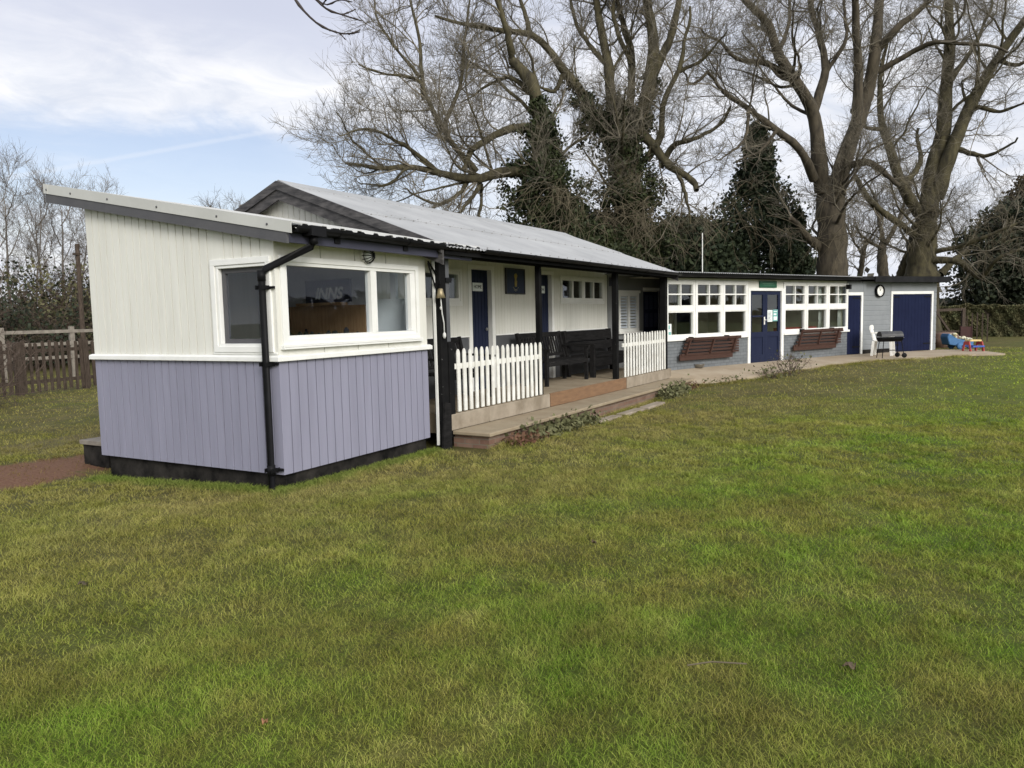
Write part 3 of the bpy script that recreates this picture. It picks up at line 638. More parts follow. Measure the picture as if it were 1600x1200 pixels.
for a, b in ((-.26, 2.5), (2.5, 5.28)):
    sg = 1 if a < 2 else -1
    mb.ext([(a, -.02), (b, -.02), (b, -.24), (a, -.24)], lambda p, s: (-.285 + .03 * s, p[0], mz(p[0]) + p[1]))
    mb.ext([(a, .016), (b, .016), (b, -.10), (a, -.10)], lambda p, s: (-.315 + .029 * s, p[0], mz(p[0]) + p[1]))
    mb.ext([(a, -.0), (b, -.0), (b, -.16), (a, -.16)], lambda p, s: (8.47 + .03 * s, p[0], mz(p[0]) + p[1] - .02))
obj('barge_board', mb, M['barge'], MR)
mb = MB().box(-.2, 8.45, -.245, -.215, 2.375, 2.485); obj('fascia', mb, M['black'], MR)
gu = MB(); gutter(gu, .55, 8.52, -.305, 2.475, .055)
for i in range(9): gutter(gu, .9 + i * .92, .97 + i * .92, -.305, 2.477, .062, .005)
obj('gutter', gu, M['gloss'], MR)
mb = MB()
for i in range(10): u = .3 + i * .9; mb.ext([(-.2, -.02), (VW, -.02), (VW, -.11), (-.2, -.11)], lambda p, s: (u + .05 * s, p[0], mz(p[0]) + p[1]))
obj('rafter', mb, M['cream'], MR)
# posts
def post(u0, u1, v0, v1, z0, z1, m, **k): return obj('veranda_post', MB().box(u0, u1, v0, v1, z0, z1), m, MR, bevel=.006, **k)
post(-.09, .045, -.06, .07, -.2, 2.37, M['black']); post(.05, .165, -.075, .03, .08, 1.29, M['black'], label='short black post carrying the picket panel'); post(.05, .135, -.05, .04, 1.30, 2.37, M['darkband'], label='dark grey upper half of the doubled end post')
post(2.53, 2.61, -.04, .04, FZ, 2.37, M['black']); post(5.53, 5.63, -.05, .05, FZ, 2.37, M['black']); post(8.22, 8.36, -.06, .07, FZ, 2.40, M['black'])
mb = MB().box(-.09, 8.36, -.05, .05, 2.372, 2.46); obj('beam', mb, M['black'], MR)
mb = MB().tube([(-.12, -.02, 1.98), (-.26, -.02, 2.28)], .012, 6).tube([(-.1, -.02, 2.15), (-.26, -.02, 2.30)], .012, 6); obj('angle_bracket', mb, M['gloss'], MR)
mb = MB().box(.03, .15, -.075, -.062, 2.05, 2.11); obj('bracket', mb, M['gloss'], MR)
# end trim and boarding between kiosk and the first post
mb = MB().box(-.122, -.098, .0, .03, .0, 2.40); obj('trim_board', mb, M['white'], MR)
mb = MB().box(-.2, -.14, .25, 1.29, .0, .98); mb.box(-.2, -.10, .25, 1.29, .981, 1.02); obj('end_panel', mb, M['white'], MR)
mb = MB().ext([(-.17, -.12), (.03, -.12), (.03, .52), (-.10, .55)], lambda p, s: (p[0], -.10 + .03 * s, p[1])); obj('lean_board', mb, M['timber'], MR)
# veranda floor
mb = MB().box(.05, 8.5, -.055, VW + .05, .12, FZ); obj('veranda_floor', mb, M['concrete'], MR)
for us in (np.linspace(.05, 2.74, 4), np.linspace(5.93, 8.52, 4)):
    mb = MB()
    for a, b in zip(us, us[1:]): mb.box(a + .003, b - .003, -.085, -.056, .165, FZ - .004)
    obj('kerb_block', mb, M['block'], MR, bevel=.006)
obj('riser_plank', MB().box(2.76, 5.90, -.085, -.056, .165, FZ + .004), M['plank'], MR, bevel=.004)
# white pickets
def picket_fence(u0, u1, n, zt, label, lean=.0):
    t = thing('picket_fence', label, 'fence', wpt(MO, MA, u0, -.06, .39), MA, 'white picket panels along the veranda edge')
    mb = MB(); p = (u1 - u0) / n; h = zt - .39
    for i in range(n):
        c = (i + .5) * p; w_ = .066 / 2 * random.uniform(.95, 1.05); dx = random.uniform(-.008, .008); dh = random.uniform(-.008, .008)
        mb.ext([(c - w_, 0), (c + w_, 0), (c + w_ + dx, h - .055 + dh), (c + w_ * .55 + dx, h - .015 + dh), (c + dx, h + dh), (c - w_ * .55 + dx, h - .015 + dh), (c - w_ + dx, h - .055 + dh)], lambda q, s: (q[0], -.02 + .02 * s + lean * q[1], q[1]))
    obj('pickets', mb, M['oldwhite'], t, bevel=.002)
    obj('rail', MB().box(0, u1 - u0, .001 + lean * .6, .026 + lean * .6, h - .26, h - .19), M['oldwhite'], t)
picket_fence(.19, 2.53, 17, 1.205, 'longer white picket panel beside the doubled black corner post')
picket_fence(5.80, 8.21, 16, 1.235, 'white picket panel farther along beside the two brown folded benches', .0)

# step
ST = thing('front_step', 'long low concrete step on a brick base along the veranda front', 'step', wpt(MO, MA, 0, 0), MA)
mb = MB(); n = 24
vsn = []
mb.ext([(.06, -.66), (8.85, -.62), (8.85, -.086), (.06, -.086)], lambda p, s: (p[0], p[1], .115 + .05 * s)); obj('slab', mb, M['concrete'], ST, bevel=.01)
mb = MB().ext([(.12, -.60), (8.8, -.57), (8.8, -.06), (.12, -.06)], lambda p, s: (p[0], p[1], -.3 + .414 * s)); obj('brick_base', mb, M['brick'], ST)
for i, (x, y, l) in enumerate(((5.95, -.98, .75), (6.85, -1.06, .85), (7.8, -1.12, .9))):
    k = obj('edging_slab', MB().box(-l / 2, l / 2, -.09, .09, -.05, .035), M['block'], bevel=.01); k.location = (x, y, float(gz(x, y)) + .005); k.rotation_euler = (0, 0, R(-5 + 2 * i))
    tag(k, ['pale edging slab lying in the grass by the ivy at the step, nearest of three', 'middle pale edging slab in the grass before the brick step', 'pale edging slab in the grass nearest the far end of the brick step'][i], 'edging slab', 'edging slabs in the grass before the step')

# porch: set-back grey wall with shuttered window and panelled door
PG = thing('porch_wall', 'set-back mid grey wall holding a shuttered window and a navy panelled door', 'wall', (*GO, 0), GA)
fG = lambda s, z, o: (s, -o, z)
mb = MB().box(-.02, .42, 0, .06, .2, 2.75).box(1.26, 1.47, 0, .06, .2, 2.75).box(2.19, 2.5, 0, .06, .2, 2.75).box(.42, 1.26, 0, .06, .2, 1.2).box(.42, 1.26, 0, .06, 2.10, 2.75).box(1.47, 2.19, 0, .06, 2.16, 2.75)
obj('wall', mb, M['greywall'], PG)
wf = MB(); bx = frame(wf, fG, .42, 1.26, 1.2, 2.10, .07, -.05, .02); bx(.80, .88, 1.27, 2.03); bx(.36, 1.32, 2.101, 2.16); bx = frame(wf, lambda s, z, o: (s, -o, z), .36, 1.34, 1.15, 1.199, .024, -.01, .07)
wn = obj('window', wf, M['white'], PG, bevel=.003)
mb = MB()
for a, b in ((.49, .80), (.88, 1.19)):
    for k in range(11): mb.box(a + .005, b - .005, .02, .045, 1.28 + k * .069, 1.28 + k * .069 + .048)
obj('shutter', mb, mat('pale blue grey louvres', (.50, .55, .60)), wn)
d = obj('door', MB().box(1.50, 2.16, .02, .06, .31, 2.14), M['navy'], PG)
mb = MB()
for r_ in range(4):
    for c in range(3): mb.box(1.56 + c * .2, 1.56 + c * .2 + .15, .012, .0195, .42 + r_ * .43, .42 + r_ * .43 + .34)
obj('door_panel', mb, mat('lightened navy panel', (.028, .036, .075), (.022, .028, .06), .5), d)  # panels coloured lighter than the door to read as lit in the dark porch
obj('lintel_board', MB().box(1.45, 2.22, -.02, -.001, 2.165, 2.235), M['white'], PG)
obj('panel', MB().box(-.01, .35, -.008, -.001, 2.25, 2.45), M['fascblue'], PG)

# ------------------------------------------------------------------ clubhouse
CL = thing('clubhouse', 'low clubhouse with white framed windows over grey painted brick and a black eave', 'building', (*LO, 0), LA)
PZ = .20; SZ = .985
fC = lambda s, z, o: (s, -o, z)
mb = MB().box(-.10, 2.97, 0, .1, PZ, SZ - .02).box(4.50, 7.68, 0, .1, PZ, SZ - .02); obj('wall', mb, M['gbrick'], CL, label='grey painted brick below the windows')
obj('header_board', MB().box(-.10, 7.68, .01, .09, 2.345, 2.46), M['cream'], CL)
obj('header_board', MB().box(2.98, 4.5, .0, .09, 2.185, 2.344), M['cream'], CL)
def club_window(u0, u1):
    wf = MB(); bx = frame(wf, fC, u0, u1, SZ + .04, 2.344, .065, -.07, .02)
    bx(u0 + .065, u1 - .065, 1.635, 1.755)
    c = (u0 + u1) / 2; wf2 = MB()
    bx(c - .014, c + .014, 1.756, 2.279); bx(u0 + .066, c - .0145, 2.015, 2.045); bx(c + .0145, u1 - .066, 2.015, 2.045)
    bx = frame(wf, fC, u0 + .0651, u1 - .0651, 1.7555, 2.2785, .022, -.05, .012); bx = frame(wf, fC, u0 + .0651, u1 - .0651, SZ + .1055, 1.6345, .022, -.05, .012)
    wn = obj('window', wf, M['white'], CL, bevel=.003)
    obj('pane', MB().box(u0 + .06, u1 - .06, .035, .04, SZ + .1, 1.64).box(u0 + .06, u1 - .06, .035, .04, 1.75, 2.285), M['glass'], wn)
    return wn
for a, b in ((-.06, .955), (.965, 1.975), (1.985, 2.965), (4.51, 5.56), (5.57, 6.63), (6.64, 7.68)): club_window(a, b)
obj('sill_board', MB().box(-.1, 2.98, -.05, .05, SZ - .018, SZ + .039).box(4.5, 7.74, -.05, .05, SZ - .018, SZ + .039), M['white'], CL, bevel=.004)
# double door
mb = MB().box(2.972, 3.07, -.025, .08, .30, 2.184).box(4.40, 4.498, -.025, .08, .30, 2.184).box(3.0705, 4.3995, -.025, .08, 2.12, 2.184); obj('door_frame', mb, M['white'], CL)
for i, (a, b) in enumerate(((3.075, 3.733), (3.737, 4.395))):
    mb = MB(); bx = frame(mb, fC, a, b, .31, 2.115, .095, -.055, -.015); bx(a + .095, b - .095, .95, 1.08); bx(a + .095, b - .095, .406, .50)
    mb.box(a + .09, b - .09, .03, .045, .45, 1.0); bx(a + .095, b - .095, 1.46, 1.50) if i == 0 else None
    d = obj('door', mb, M['navy'], CL)
    obj('pane', MB().box(a + .09, b - .09, .033, .038, 1.07, 2.03), M['glass'], d)
    if i == 0:
        mb = MB().box(b - .06, b - .025, -.002, .014, 1.26, 1.46).tube([(b - .043, .0, 1.38), (b - .043, -.045, 1.38), (b - .14, -.048, 1.38)], .01, 8); obj('handle', mb, M['plastic'], d)
    else:
        n1_ = obj('notice', MB().box(a + .11, a + .33, .024, .03, 1.33, 1.63), M['paper'], d); n2_ = obj('notice', MB().box(a + .35, a + .56, .024, .03, 1.34, 1.64), M['teal'], d)
        mb = MB()
        for k in range(7): mb.box(a + .13, a + .13 + random.uniform(.1, .18), .0225, .0238, 1.37 + k * .034, 1.38 + k * .034)
        obj('print_line', mb, M['ink'], n1_)
        mb = MB().box(a + .38, a + .53, .0225, .0238, 1.37, 1.46).box(a + .38, a + .50, .0225, .0238, 1.50, 1.54).box(a + .38, a + .53, .0225, .0238, 1.58, 1.60); obj('print_line', mb, M['paper'], n2_)
sg = obj('door_sign', MB().box(3.44, 4.17, -.03, -.002, 2.20, 2.365), M['green'], CL)
mb = MB().box(3.55, 4.02, -.034, -.031, 2.30, 2.306).box(3.60, 4.06, -.034, -.031, 2.262, 2.267); obj('print_line', mb, mat('pale green print', (.22, .42, .30)), sg)
nt_ = obj('notice', MB().box(-.02, .16, .020, .026, 1.08, 1.36), M['paper'], CL); obj('print_line', MB().box(.0, .14, .0165, .0185, 1.11, 1.18).box(.04, .10, .0165, .0185, 1.24, 1.33), M['teal'], nt_)
# roof: nearly flat corrugated sheet over a black gutter
pr = corrug(-1.1, 7.82, .076, .010)
mb = MB(); strip(mb, pr, -.36, 5.2, lambda y: 2.512 - .004 * y, .007); obj('roof', mb, M['sheet'], CL)
mb = MB(); mb.box(-1.0, 7.75, -.22, -.19, 2.39, 2.495).box(-1.0, 7.75, -.189, -.0, 2.46, 2.472); obj('fascia', mb, M['black'], CL)
gu = MB(); gutter(gu, -.55, 7.8, -.29, 2.475, .06)
for i in range(10): gutter(gu, -.3 + i * .85, -.24 + i * .85, -.29, 2.478, .067, .005)
obj('gutter', gu, M['gloss'], CL)
mb = MB().box(-.1, 7.68, 4.9, 4.95, .2, 2.45).box(7.60, 7.66, .12, 4.88, .2, 2.45)
mb.ext([(-.05, .11), (.03, .11), (1.47, 1.36), (1.42, 4.88), (1.36, 4.88), (1.36, 1.42)], lambda p, s: (p[0], p[1], .2 + 2.25 * s)); obj('inner_wall', mb, M['inwall'], CL)
obj('ceiling', MB().box(-.1, 7.66, .1, 4.9, 2.451, 2.459), M['inwall'], CL); obj('floor', MB().box(.0, 7.62, .1, 4.9, .24, .302), M['infloor'], CL)
mb = MB().box(4.70, 6.3, .13, .42, .9, 1.15); obj('bench_seat', mb, M['red'], CL)
cm_ = mat('pale curtain', (.62, .62, .58))
for a0, a1 in ((5.63, 5.84), (6.46, 6.60), (7.46, 7.60)):
    n_ = int((a1 - a0) / .012); zz = [(a0 + (a1 - a0) * i / n_, .17 + .022 * math.sin(i * 1.1)) for i in range(n_ + 1)]; zz += [(x_, y_ + .006) for x_, y_ in zz[::-1]]
    obj('curtain', MB().ext(zz, lambda p, s: (p[0], p[1], 1.03 + 1.27 * s)), cm_, CL, True)
obj('inner_door', MB().box(5.95, 6.75, 4.84, 4.895, .3, 2.2), M['navy'], CL); obj('inner_frame', MB().box(5.85, 5.945, 4.82, 4.899, .3, 2.3).box(6.755, 6.85, 4.82, 4.899, .3, 2.3), M['white'], CL)
# floodlight at the right end
fd = MB().box(7.44, 7.52, -.20, -.08, 2.17, 2.30); fo = obj('security_light', fd, M['gloss'], CL); obj('lamp_arm', MB().tube([(7.52, -.1, 2.27), (7.60, -.02, 2.33)], .02, 8), M['plastic'], fo)

# folded slatted benches on hooks
def folded_bench(o, a, u0, u1, z0, z1, skew, label):
    t = thing('folded_bench', label, 'folded bench', wpt(o, a, u0, -.02, z0), a, 'brown folded benches hung under the clubhouse windows')
    w_ = u1 - u0; h = z1 - z0; mb = MB()
    n = 6
    for k in range(n):
        z = .0 + h * (k + .15) / n; sh = skew * (k / n); hh = .115 if k == 0 else .05
        mb.box(sh, w_ - .28 + sh, -.09 - .012 * (k % 2), -.055 - .012 * (k % 2), z - (.03 if k == 0 else 0), z + hh)
    obj('slats', mb, M['brown'], t, bevel=.003)
    for q in (.13, .52, .90): obj('batten', MB().bar((w_ * q - .12, -.115, .12), (w_ * q + .06, -.115, h + .02), .055, .03), M['brown'], t)
    mb = MB().box(skew * .8, w_ + .0, -.13, -.10, h - .03, h + .03); 
    for k in range(5): mb.box(w_ - .34 + .05 * (k % 2), w_ - .03, -.085, -.06, h * (.22 + .13 * k), h * (.22 + .13 * k) + .045)
    obj('top_rail', mb, M['brown'], t)
    for q in (.4, w_ - .5): obj('hook', MB().box(q, q + .03, -.13, .01, h - .06, h + .05), M['gloss'], t)
folded_bench(LO, LA, .30, 2.52, .53, 1.0, .25, 'brown slatted folded bench hung left of the glazed double door')
folded_bench(LO, LA, 4.84, 7.20, .56, 1.06, .42, 'brown slatted folded bench hung right of the glazed double door')

# ------------------------------------------------------------------ store
SH = thing('store_shed', 'grey weatherboarded store with navy doors at the far right end', 'shed', (*SO, 0), SA)
fS = lambda s, z, o: (s, -o, z)
def shiplap(mb, s0, s1, z0, z1, h=.145):
    n = max(1, round((z1 - z0) / h)); p = (z1 - z0) / n
    for i in range(n): mb.ext([(0, i * p), (.012, i * p + .002), (.012, i * p + p * .8), (.002, (i + 1) * p - .006), (0, (i + 1) * p)], lambda q, s: (s0 + (s1 - s0) * s, -q[0], z0 + q[1]))
mb = MB(); shiplap(mb, .64, 1.80, .42, 1.98); shiplap(mb, -.1, .64, 2.07, 2.36, .29); shiplap(mb, .65, 1.80, 1.985, 2.36, .36); shiplap(mb, 1.81, 3.90, 2.07, 2.36, .29); shiplap(mb, 3.75, 3.90, .3, 2.065, .2)
obj('wall', mb, M['gboard'], SH, label='grey weatherboard front')
mb = MB().box(-.1, .0, .001, .08, .3, 2.40).box(.62, 1.85, .001, .08, .3, 2.40).box(.0, .62, .03, .08, 2.0, 2.40).box(1.85, 3.7, .03, .08, 2.03, 2.40).box(3.72, 3.9, .001, .08, .2, 2.40)
mb.box(3.84, 3.90, .081, 3.6, .2, 2.40).box(-.1, 3.9, 3.601, 3.66, .2, 2.4); obj('wall', mb, M['gboard'], SH, label='grey side and back walls')
obj('gap_shade', MB().box(.62, 1.80, -.012, -.001, .28, .415), M['plinth'], SH)  # black strip standing in for the shaded gap under the boarding
def shed_doors(s0, s1, z0, z1, leaves, fl, fr):
    mb = MB()
    if fl: mb.box(s0 - .075, s0 - .001, -.03, .05, z0, z1 + .09)
    if fr: mb.box(s1 + .001, s1 + .075, -.03, .05, z0, z1 + .09)
    mb.box(s0, s1, -.03, .05, z1 + .003, z1 + .088); fo = None
    w_ = (s1 - s0) / leaves
    for i in range(leaves):
        a, b = s0 + i * w_ + .004, s0 + (i + 1) * w_ - .004
        m2 = MB().boards(a, b, z0 + .015, z1, lambda s, z, o: (s, .0 - o, z), .14, .006, .004); m2.box(a, b, .005, .03, z0 + .015, z1)
        d = obj('door', m2, M['navy2'], SH)
        hx = [a, b][i if leaves > 1 else 1]; sg = 1 if hx == a else -1
        m3 = MB()
        for z in (z0 + .22, z1 - .08): obj('hinge', MB().box(min(hx, hx + sg * .32), max(hx, hx + sg * .32), -.008, -.001, z - .02, z + .02), M['gloss'], d)
        if fo is None: fo = obj('door_frame', mb, M['white'], d)
shed_doors(.0, .535, .295, 2.0, 1, False, True)
shed_doors(1.885, 3.655, .29, 2.02, 2, True, True)
mb = MB().box(-.25, 4.08, -.28, 3.75, 2.44, 2.53); obj('roof', mb, M['felt'], SH); obj('fascia', MB().box(.75, 4.10, -.315, -.281, 2.365, 2.535).box(4.081, 4.11, -.281, 3.7, 2.365, 2.535), M['felt'], SH)
CK = thing('wall_clock', 'round white wall clock with a black rim on the grey store', 'clock', wpt(SO, SA, 1.27, -.015, 2.12), SA)
obj('rim', MB().lathe([(.17, 0), (.185, -.03), (.18, -.075), (.15, -.08), (.15, -.04)], (0, 0, 0), 'y', 28), M['gloss'], CK, True)
obj('dial', MB().lathe([(.149, -.03), (.149, -.045)], (0, 0, 0), 'y', 28), M['plastic'], CK)
obj('hand', MB().bar((0, -.052, 0), (.05, -.052, .07), .012, .004, (0, 1, 0)), M['ink'], CK); obj('hand', MB().bar((0, -.056, 0), (-.02, -.056, .11), .01, .004, (0, 1, 0)), M['ink'], CK)
for k in range(12): a = k * math.pi / 6; obj('hour_mark', MB().bar((.115 * math.sin(a), -.048, .115 * math.cos(a)), (.138 * math.sin(a), -.048, .138 * math.cos(a)), .008, .004, (0, 1, 0)), M['ink'], CK)

# ------------------------------------------------------------------ veranda furniture
def slat_bench(u0, u1, vf, vb, label):
    t = thing('garden_bench', label, 'bench', wpt(MO, MA, u0, 0, FZ), MA, 'black benches on the veranda'); w_ = u1 - u0
    mb = MB()
    for k in range(5): v = vf + .03 + k * .095; mb.box(.04, w_ - .04, v, v + .07, .41, .435)
    mb.box(.04, w_ - .04, vf, vf + .028, .34, .409); obj('seat', mb, M['timber'], t)
    mb = MB().bar((.04, vb - .01, .88), (w_ - .04, vb - .01, .88), .035, .09).bar((.04, vb - .10, .50), (w_ - .04, vb - .10, .50), .03, .05)
    n = int(w_ / .10)
    for k in range(n): x = .10 + (w_ - .2) * k / (n - 1); mb.bar((x, vb - .098, .52), (x, vb - .015, .85), .05, .015, (0, 1, 0))
    obj('backrest', mb, M['timber'], t)
    for x in (.03, w_ - .03):
        obj('leg', MB().bar((x, vf + .03, .0), (x, vf + .03, .62), .06), M['timber'], t)
        obj('leg', MB().bar((x, vb - .12, .0), (x, vb - .115, .45), .06).bar((x, vb - .115, .44), (x, vb, .93), .055), M['timber'], t)
        obj('armrest', MB().bar((x, vf - .04, .635), (x, vb - .06, .66), .075, .03), M['timber'], t)
    return t
slat_bench(3.75, 5.42, .50, 1.12, 'black slatted garden bench in the open gap of the veranda')
slat_bench(.75, 2.10, .55, 1.18, 'black slatted bench half hidden behind the nearer picket panel')
t = thing('plank_bench', 'heavy black bench with a wide two-plank back against the wall', 'bench', wpt(MO, MA, 5.72, 0, FZ), MA, 'black benches on the veranda')
obj('backrest', MB().bar((.05, 1.16, .80), (2.25, 1.16, .80), .05, .20).bar((.05, 1.12, .585), (2.25, 1.12, .585), .05, .18), M['timber'], t, bevel=.006)
obj('seat', MB().box(.05, 2.25, .55, .78, .38, .43).box(.05, 2.25, .80, 1.05, .38, .43).box(.08, 2.22, .56, .6, .2, .379), M['timber'], t, bevel=.006)
for x in (.04, 2.26):
    obj('leg', MB().bar((x, .56, 0), (x, .56, .62), .09), M['timber'], t); obj('leg', MB().bar((x, 1.10, 0), (x, 1.20, .92), .09), M['timber'], t)
    obj('armrest', MB().bar((x, .50, .64), (x, 1.15, .66), .10, .04), M['timber'], t)
# plaque
PQ = thing('plaque', 'dark blue framed board with a gold crest between the navy doors', 'plaque', wpt(MO, MA, 4.04, VW - .012, 2.24), MA)
obj('board', MB().box(-.31, .31, -.016, 0, -.21, .20), mat('slate blue board paint', (.022, .032, .062), (.028, .04, .075)), PQ)
mb = MB(); bx = frame(mb, fC, -.335, .335, -.235, .225, .024, -.0, .028); obj('frame', mb, M['ink'], PQ)
mb = MB().ext([(-.03, -.10), (.035, -.10), (.055, .0), (.03, .03), (.065, .10), (.03, .14), (-.02, .13), (-.05, .10), (-.02, .03), (-.035, -.02)], lambda p, s: (p[0], -.017 - .004 * s, p[1])); obj('emblem', mb, M['gold'], PQ)
mb = MB().tube([(-.09, -.019, -.11), (-.05, -.019, -.145), (0, -.019, -.155), (.05, -.019, -.145), (.09, -.019, -.11)], .009, 6).tube([(-.06, -.019, -.16), (0, -.019, -.18), (.06, -.019, -.16)], .006, 6); obj('scroll', mb, M['silver'], PQ)
# bell with rope
BL = thing('hand_bell', 'small brass bell with a knotted white rope hung on the black corner post', 'bell', wpt(MO, MA, -.13, -.10, 1.92), MA)
BL.scale = (.72, .72, .85)
obj('bell_body', MB().lathe([(.02, .06), (.045, .05), (.055, .0), (.085, -.08), (.08, -.08), (.05, 0)], n=18), M['brass'], BL, True)
obj('mount', MB().tube([(0, 0, .05), (0, 0, .12), (.05, .03, .16), (.08, .06, .12)], .012, 6), M['gloss'], BL)
mb = MB().tube([(0, 0, -.06), (.0, -.01, -.18), (.03, .0, -.30), (.075, .0, -.44), (.08, .0, -.60)], .011, 7).lathe([(.012, -.58), (.028, -.60), (.03, -.64), (.014, -.67)], (.08, 0, 0), n=10).lathe([(.01, -.2), (.022, -.22), (.01, -.25)], n=8); obj('rope', mb, M['rope'], BL, True)

# ------------------------------------------------------------------ things on the path
gp = lambda x, y: .285
bw = obj('dog_bowl', MB().lathe([(.10, 0), (.14, .085), (.15, .09), (.135, .09), (.10, .02)], n=24), M['silver'], smooth=True); bw.location = (12.42, -.72, .312); tag(bw, 'small steel bowl on the path below the left folded bench', 'bowl')
CH = thing('plastic_chair', 'white moulded plastic garden chair behind the black barbecue', 'chair', (18.42, -4.35, .287), SA + 28)
mb = MB().ext([(-.21, -.22), (.21, -.22), (.24, .22), (-.24, .22)], lambda p, s: (p[0], -p[1], .40 + .03 * s)); obj('seat', mb, M['plastic'], CH, bevel=.01)
mb = MB()
for i in range(7):
    a, b = -.21 + .06 * i, -.21 + .06 * i + .05
    top = lambda x: .84 - 2.2 * (x) ** 2 * .5
    mb.add([(a, .23, .43), (b, .23, .43), (b, .32, top(b) - .06), (a, .32, top(a) - .06), (a, .25, .43), (b, .25, .43), (b, .34, top(b) - .06), (a, .34, top(a) - .06)], [(0, 1, 2, 3), (7, 6, 5, 4), (0, 4, 5, 1), (1, 5, 6, 2), (2, 6, 7, 3), (3, 7, 4, 0)])
mb.ext([(-.24, .74), (.24, .74), (.22, .82), (.1, .86), (-.1, .86), (-.22, .82)], lambda p, s: (p[0], .315 + .03 * s, p[1])); obj('backrest', mb, M['plastic'], CH)
for x, y in ((-.2, -.2), (.2, -.2), (-.2, .24), (.2, .24)): obj('leg', MB().bar((x, y, .41), (x * 1.15, y * 1.15, 0), .06, .05), M['plastic'], CH)
for s_ in (-1, 1): obj('armrest', MB().bar((s_ * .25, -.20, .62), (s_ * .25, .28, .64), .05, .025).bar((s_ * .23, -.2, .42), (s_ * .25, -.2, .62), .045), M['plastic'], CH)
BQ = thing('barbecue', 'black half-barrel barbecue on thin legs with two small wheels', 'barbecue', (17.42, -4.55, .283), -59); BQ.scale = (.78, .78, .80)
n = 14
def half(mb, up, r, x0, x1):
    s = 1 if up else -1; pts = [(r * math.cos(k * math.pi / n), s * r * math.sin(k * math.pi / n)) for k in range(n + 1)]
    mb.ext(pts, lambda p, q: (x0 + (x1 - x0) * q, p[0], .70 + (.012 if up else -.008) + p[1] * (.95 if up else .8)))
mb = MB(); half(mb, True, .19, -.40, .36); obj('lid', mb, mat('greyed black lid', (.03, .031, .033), (.055, .055, .055), .45, 6), BQ)
mb = MB(); half(mb, False, .19, -.40, .36); obj('firebox', mb, M['gloss'], BQ)
obj('vent', MB().lathe([(.05, .36), (.05, .40), (.02, .41)], (0, 0, .78), 'x', 12).box(.365, .42, -.1, .1, .66, .68), M['silver'], BQ)
for x, y in ((-.30, -.17), (-.30, .17), (.30, -.17), (.30, .17)): obj('leg', MB().tube([(x, y * .8, .66), (x * 1.25, y * 1.1, .08 if x > 0 else 0)], .013, 8), M['gloss'], BQ)
obj('stretcher', MB().tube([(-.345, -.18, .25), (.355, -.18, .25)], .008, 6).tube([(-.345, .18, .25), (.355, .18, .25)], .008, 6).tube([(.375, -.23, .08), (.375, .23, .08)], .01, 6), M['gloss'], BQ)
for y in (-.22, .22): obj('wheel', MB().lathe([(.03, -.025), (.08, -.022), (.085, 0), (.08, .022), (.03, .025)], (.375, y, .085), 'y', 18), M['gloss'], BQ, True)

# toys and lumber past the store
TB = thing('toy_table', 'red, yellow and blue plastic toddler picnic table on the grass', 'toy table', (21.25, -6.62, .25), -57); TB.scale = (.62, .62, .72)
yl = mat('faded yellow plastic', (.62, .47, .20)); rd = mat('faded red plastic', (.50, .10, .09), (.42, .07, .065)); bl = mat('blue plastic', (.05, .10, .36))
obj('tabletop', MB().ext([(-.30, .44), (.30, .44), (.30, .49), (.27, .51), (-.27, .51), (-.30, .49)], lambda p, s: (p[0], -.20 + .4 * s, p[1])), yl, TB, bevel=.015)
for s_ in (-1, 1):
    obj('leg', MB().ext([(-.34, 0), (-.22, 0), (-.14, .30), (.14, .30), (.22, 0), (.34, 0), (.33, .12), (.20, .44), (-.20, .44), (-.33, .12)], lambda p, q: (s_ * (.30 + .05 * q), p[0], p[1])), rd, TB, bevel=.015)
    obj('seat', MB().box(-.30, .30, s_ * .33 - .09, s_ * .33 + .09, .20, .27), bl, TB, bevel=.015)
CR = thing('toy_cart', 'blue ride-on toy heaped with pale plastic bits beside the store', 'toy', (22.9, -6.25, .25), -58)
lb = mat('light blue plastic', (.06, .15, .30), (.045, .12, .25))
obj('cart_body', MB().ext([(-.45, .40), (-.38, .16), (.10, .08), (.40, .14), (.44, .24), (-.10, .34), (-.40, .52)], lambda p, s: (p[0], -.2 + .4 * s, p[1])), lb, CR, bevel=.02)
for x, y in ((-.05, -.22), (-.05, .22), (.28, -.22), (.28, .22)): obj('wheel', MB().lathe([(.03, -.04), (.10, -.035), (.11, 0), (.10, .035), (.03, .04)], (x, y, .11), 'y', 16), lb, CR, True)
mb = MB()
for k in range(34):
    x = random.uniform(-.35, .42); y = random.uniform(-.2, .2); z = .46 - .28 * (x + .35) + random.uniform(-.02, .08); r_ = random.uniform(.03, .08)
    mb.lathe([(r_ * .4, -r_ * .5), (r_, -r_ * .1), (r_ * .9, r_ * .3), (r_ * .3, r_ * .6)], (x, y, z), 'z', 7)
obj('heap', mb, mat('pale plastic scraps', (.58, .56, .44), (.50, .44, .24), .5, 4, lo=.4, hi=.6), CR)
BRW = obj('rusty_drum', MB().lathe([(.0, -.5), (.24, -.48), (.29, -.4), (.30, 0), (.29, .4), (.24, .48), (.0, .5)], n=22), mat('dusty brown drum', (.15, .095, .07), (.10, .06, .045)), smooth=True)
BRW.location = (24.6, -5.95, .46); BRW.rotation_euler = (R(90), 0, R(60)); tag(BRW, 'dusty brown drum lying on its side behind the blue toy', 'drum')
GT = thing('timber_gate', 'old brown timber gate frame with a diagonal brace before the hedge', 'gate', (28.6, -6.05, .22), -62)
obj('gate_frame', MB().bar((-.55, 0, 0), (-.55, 0, 1.35), .10).bar((.62, 0, 0), (.62, 0, 1.30), .12).bar((-.5, 0, 1.27), (.68, 0, 1.29), .08, .10), M['fencewood'], GT)
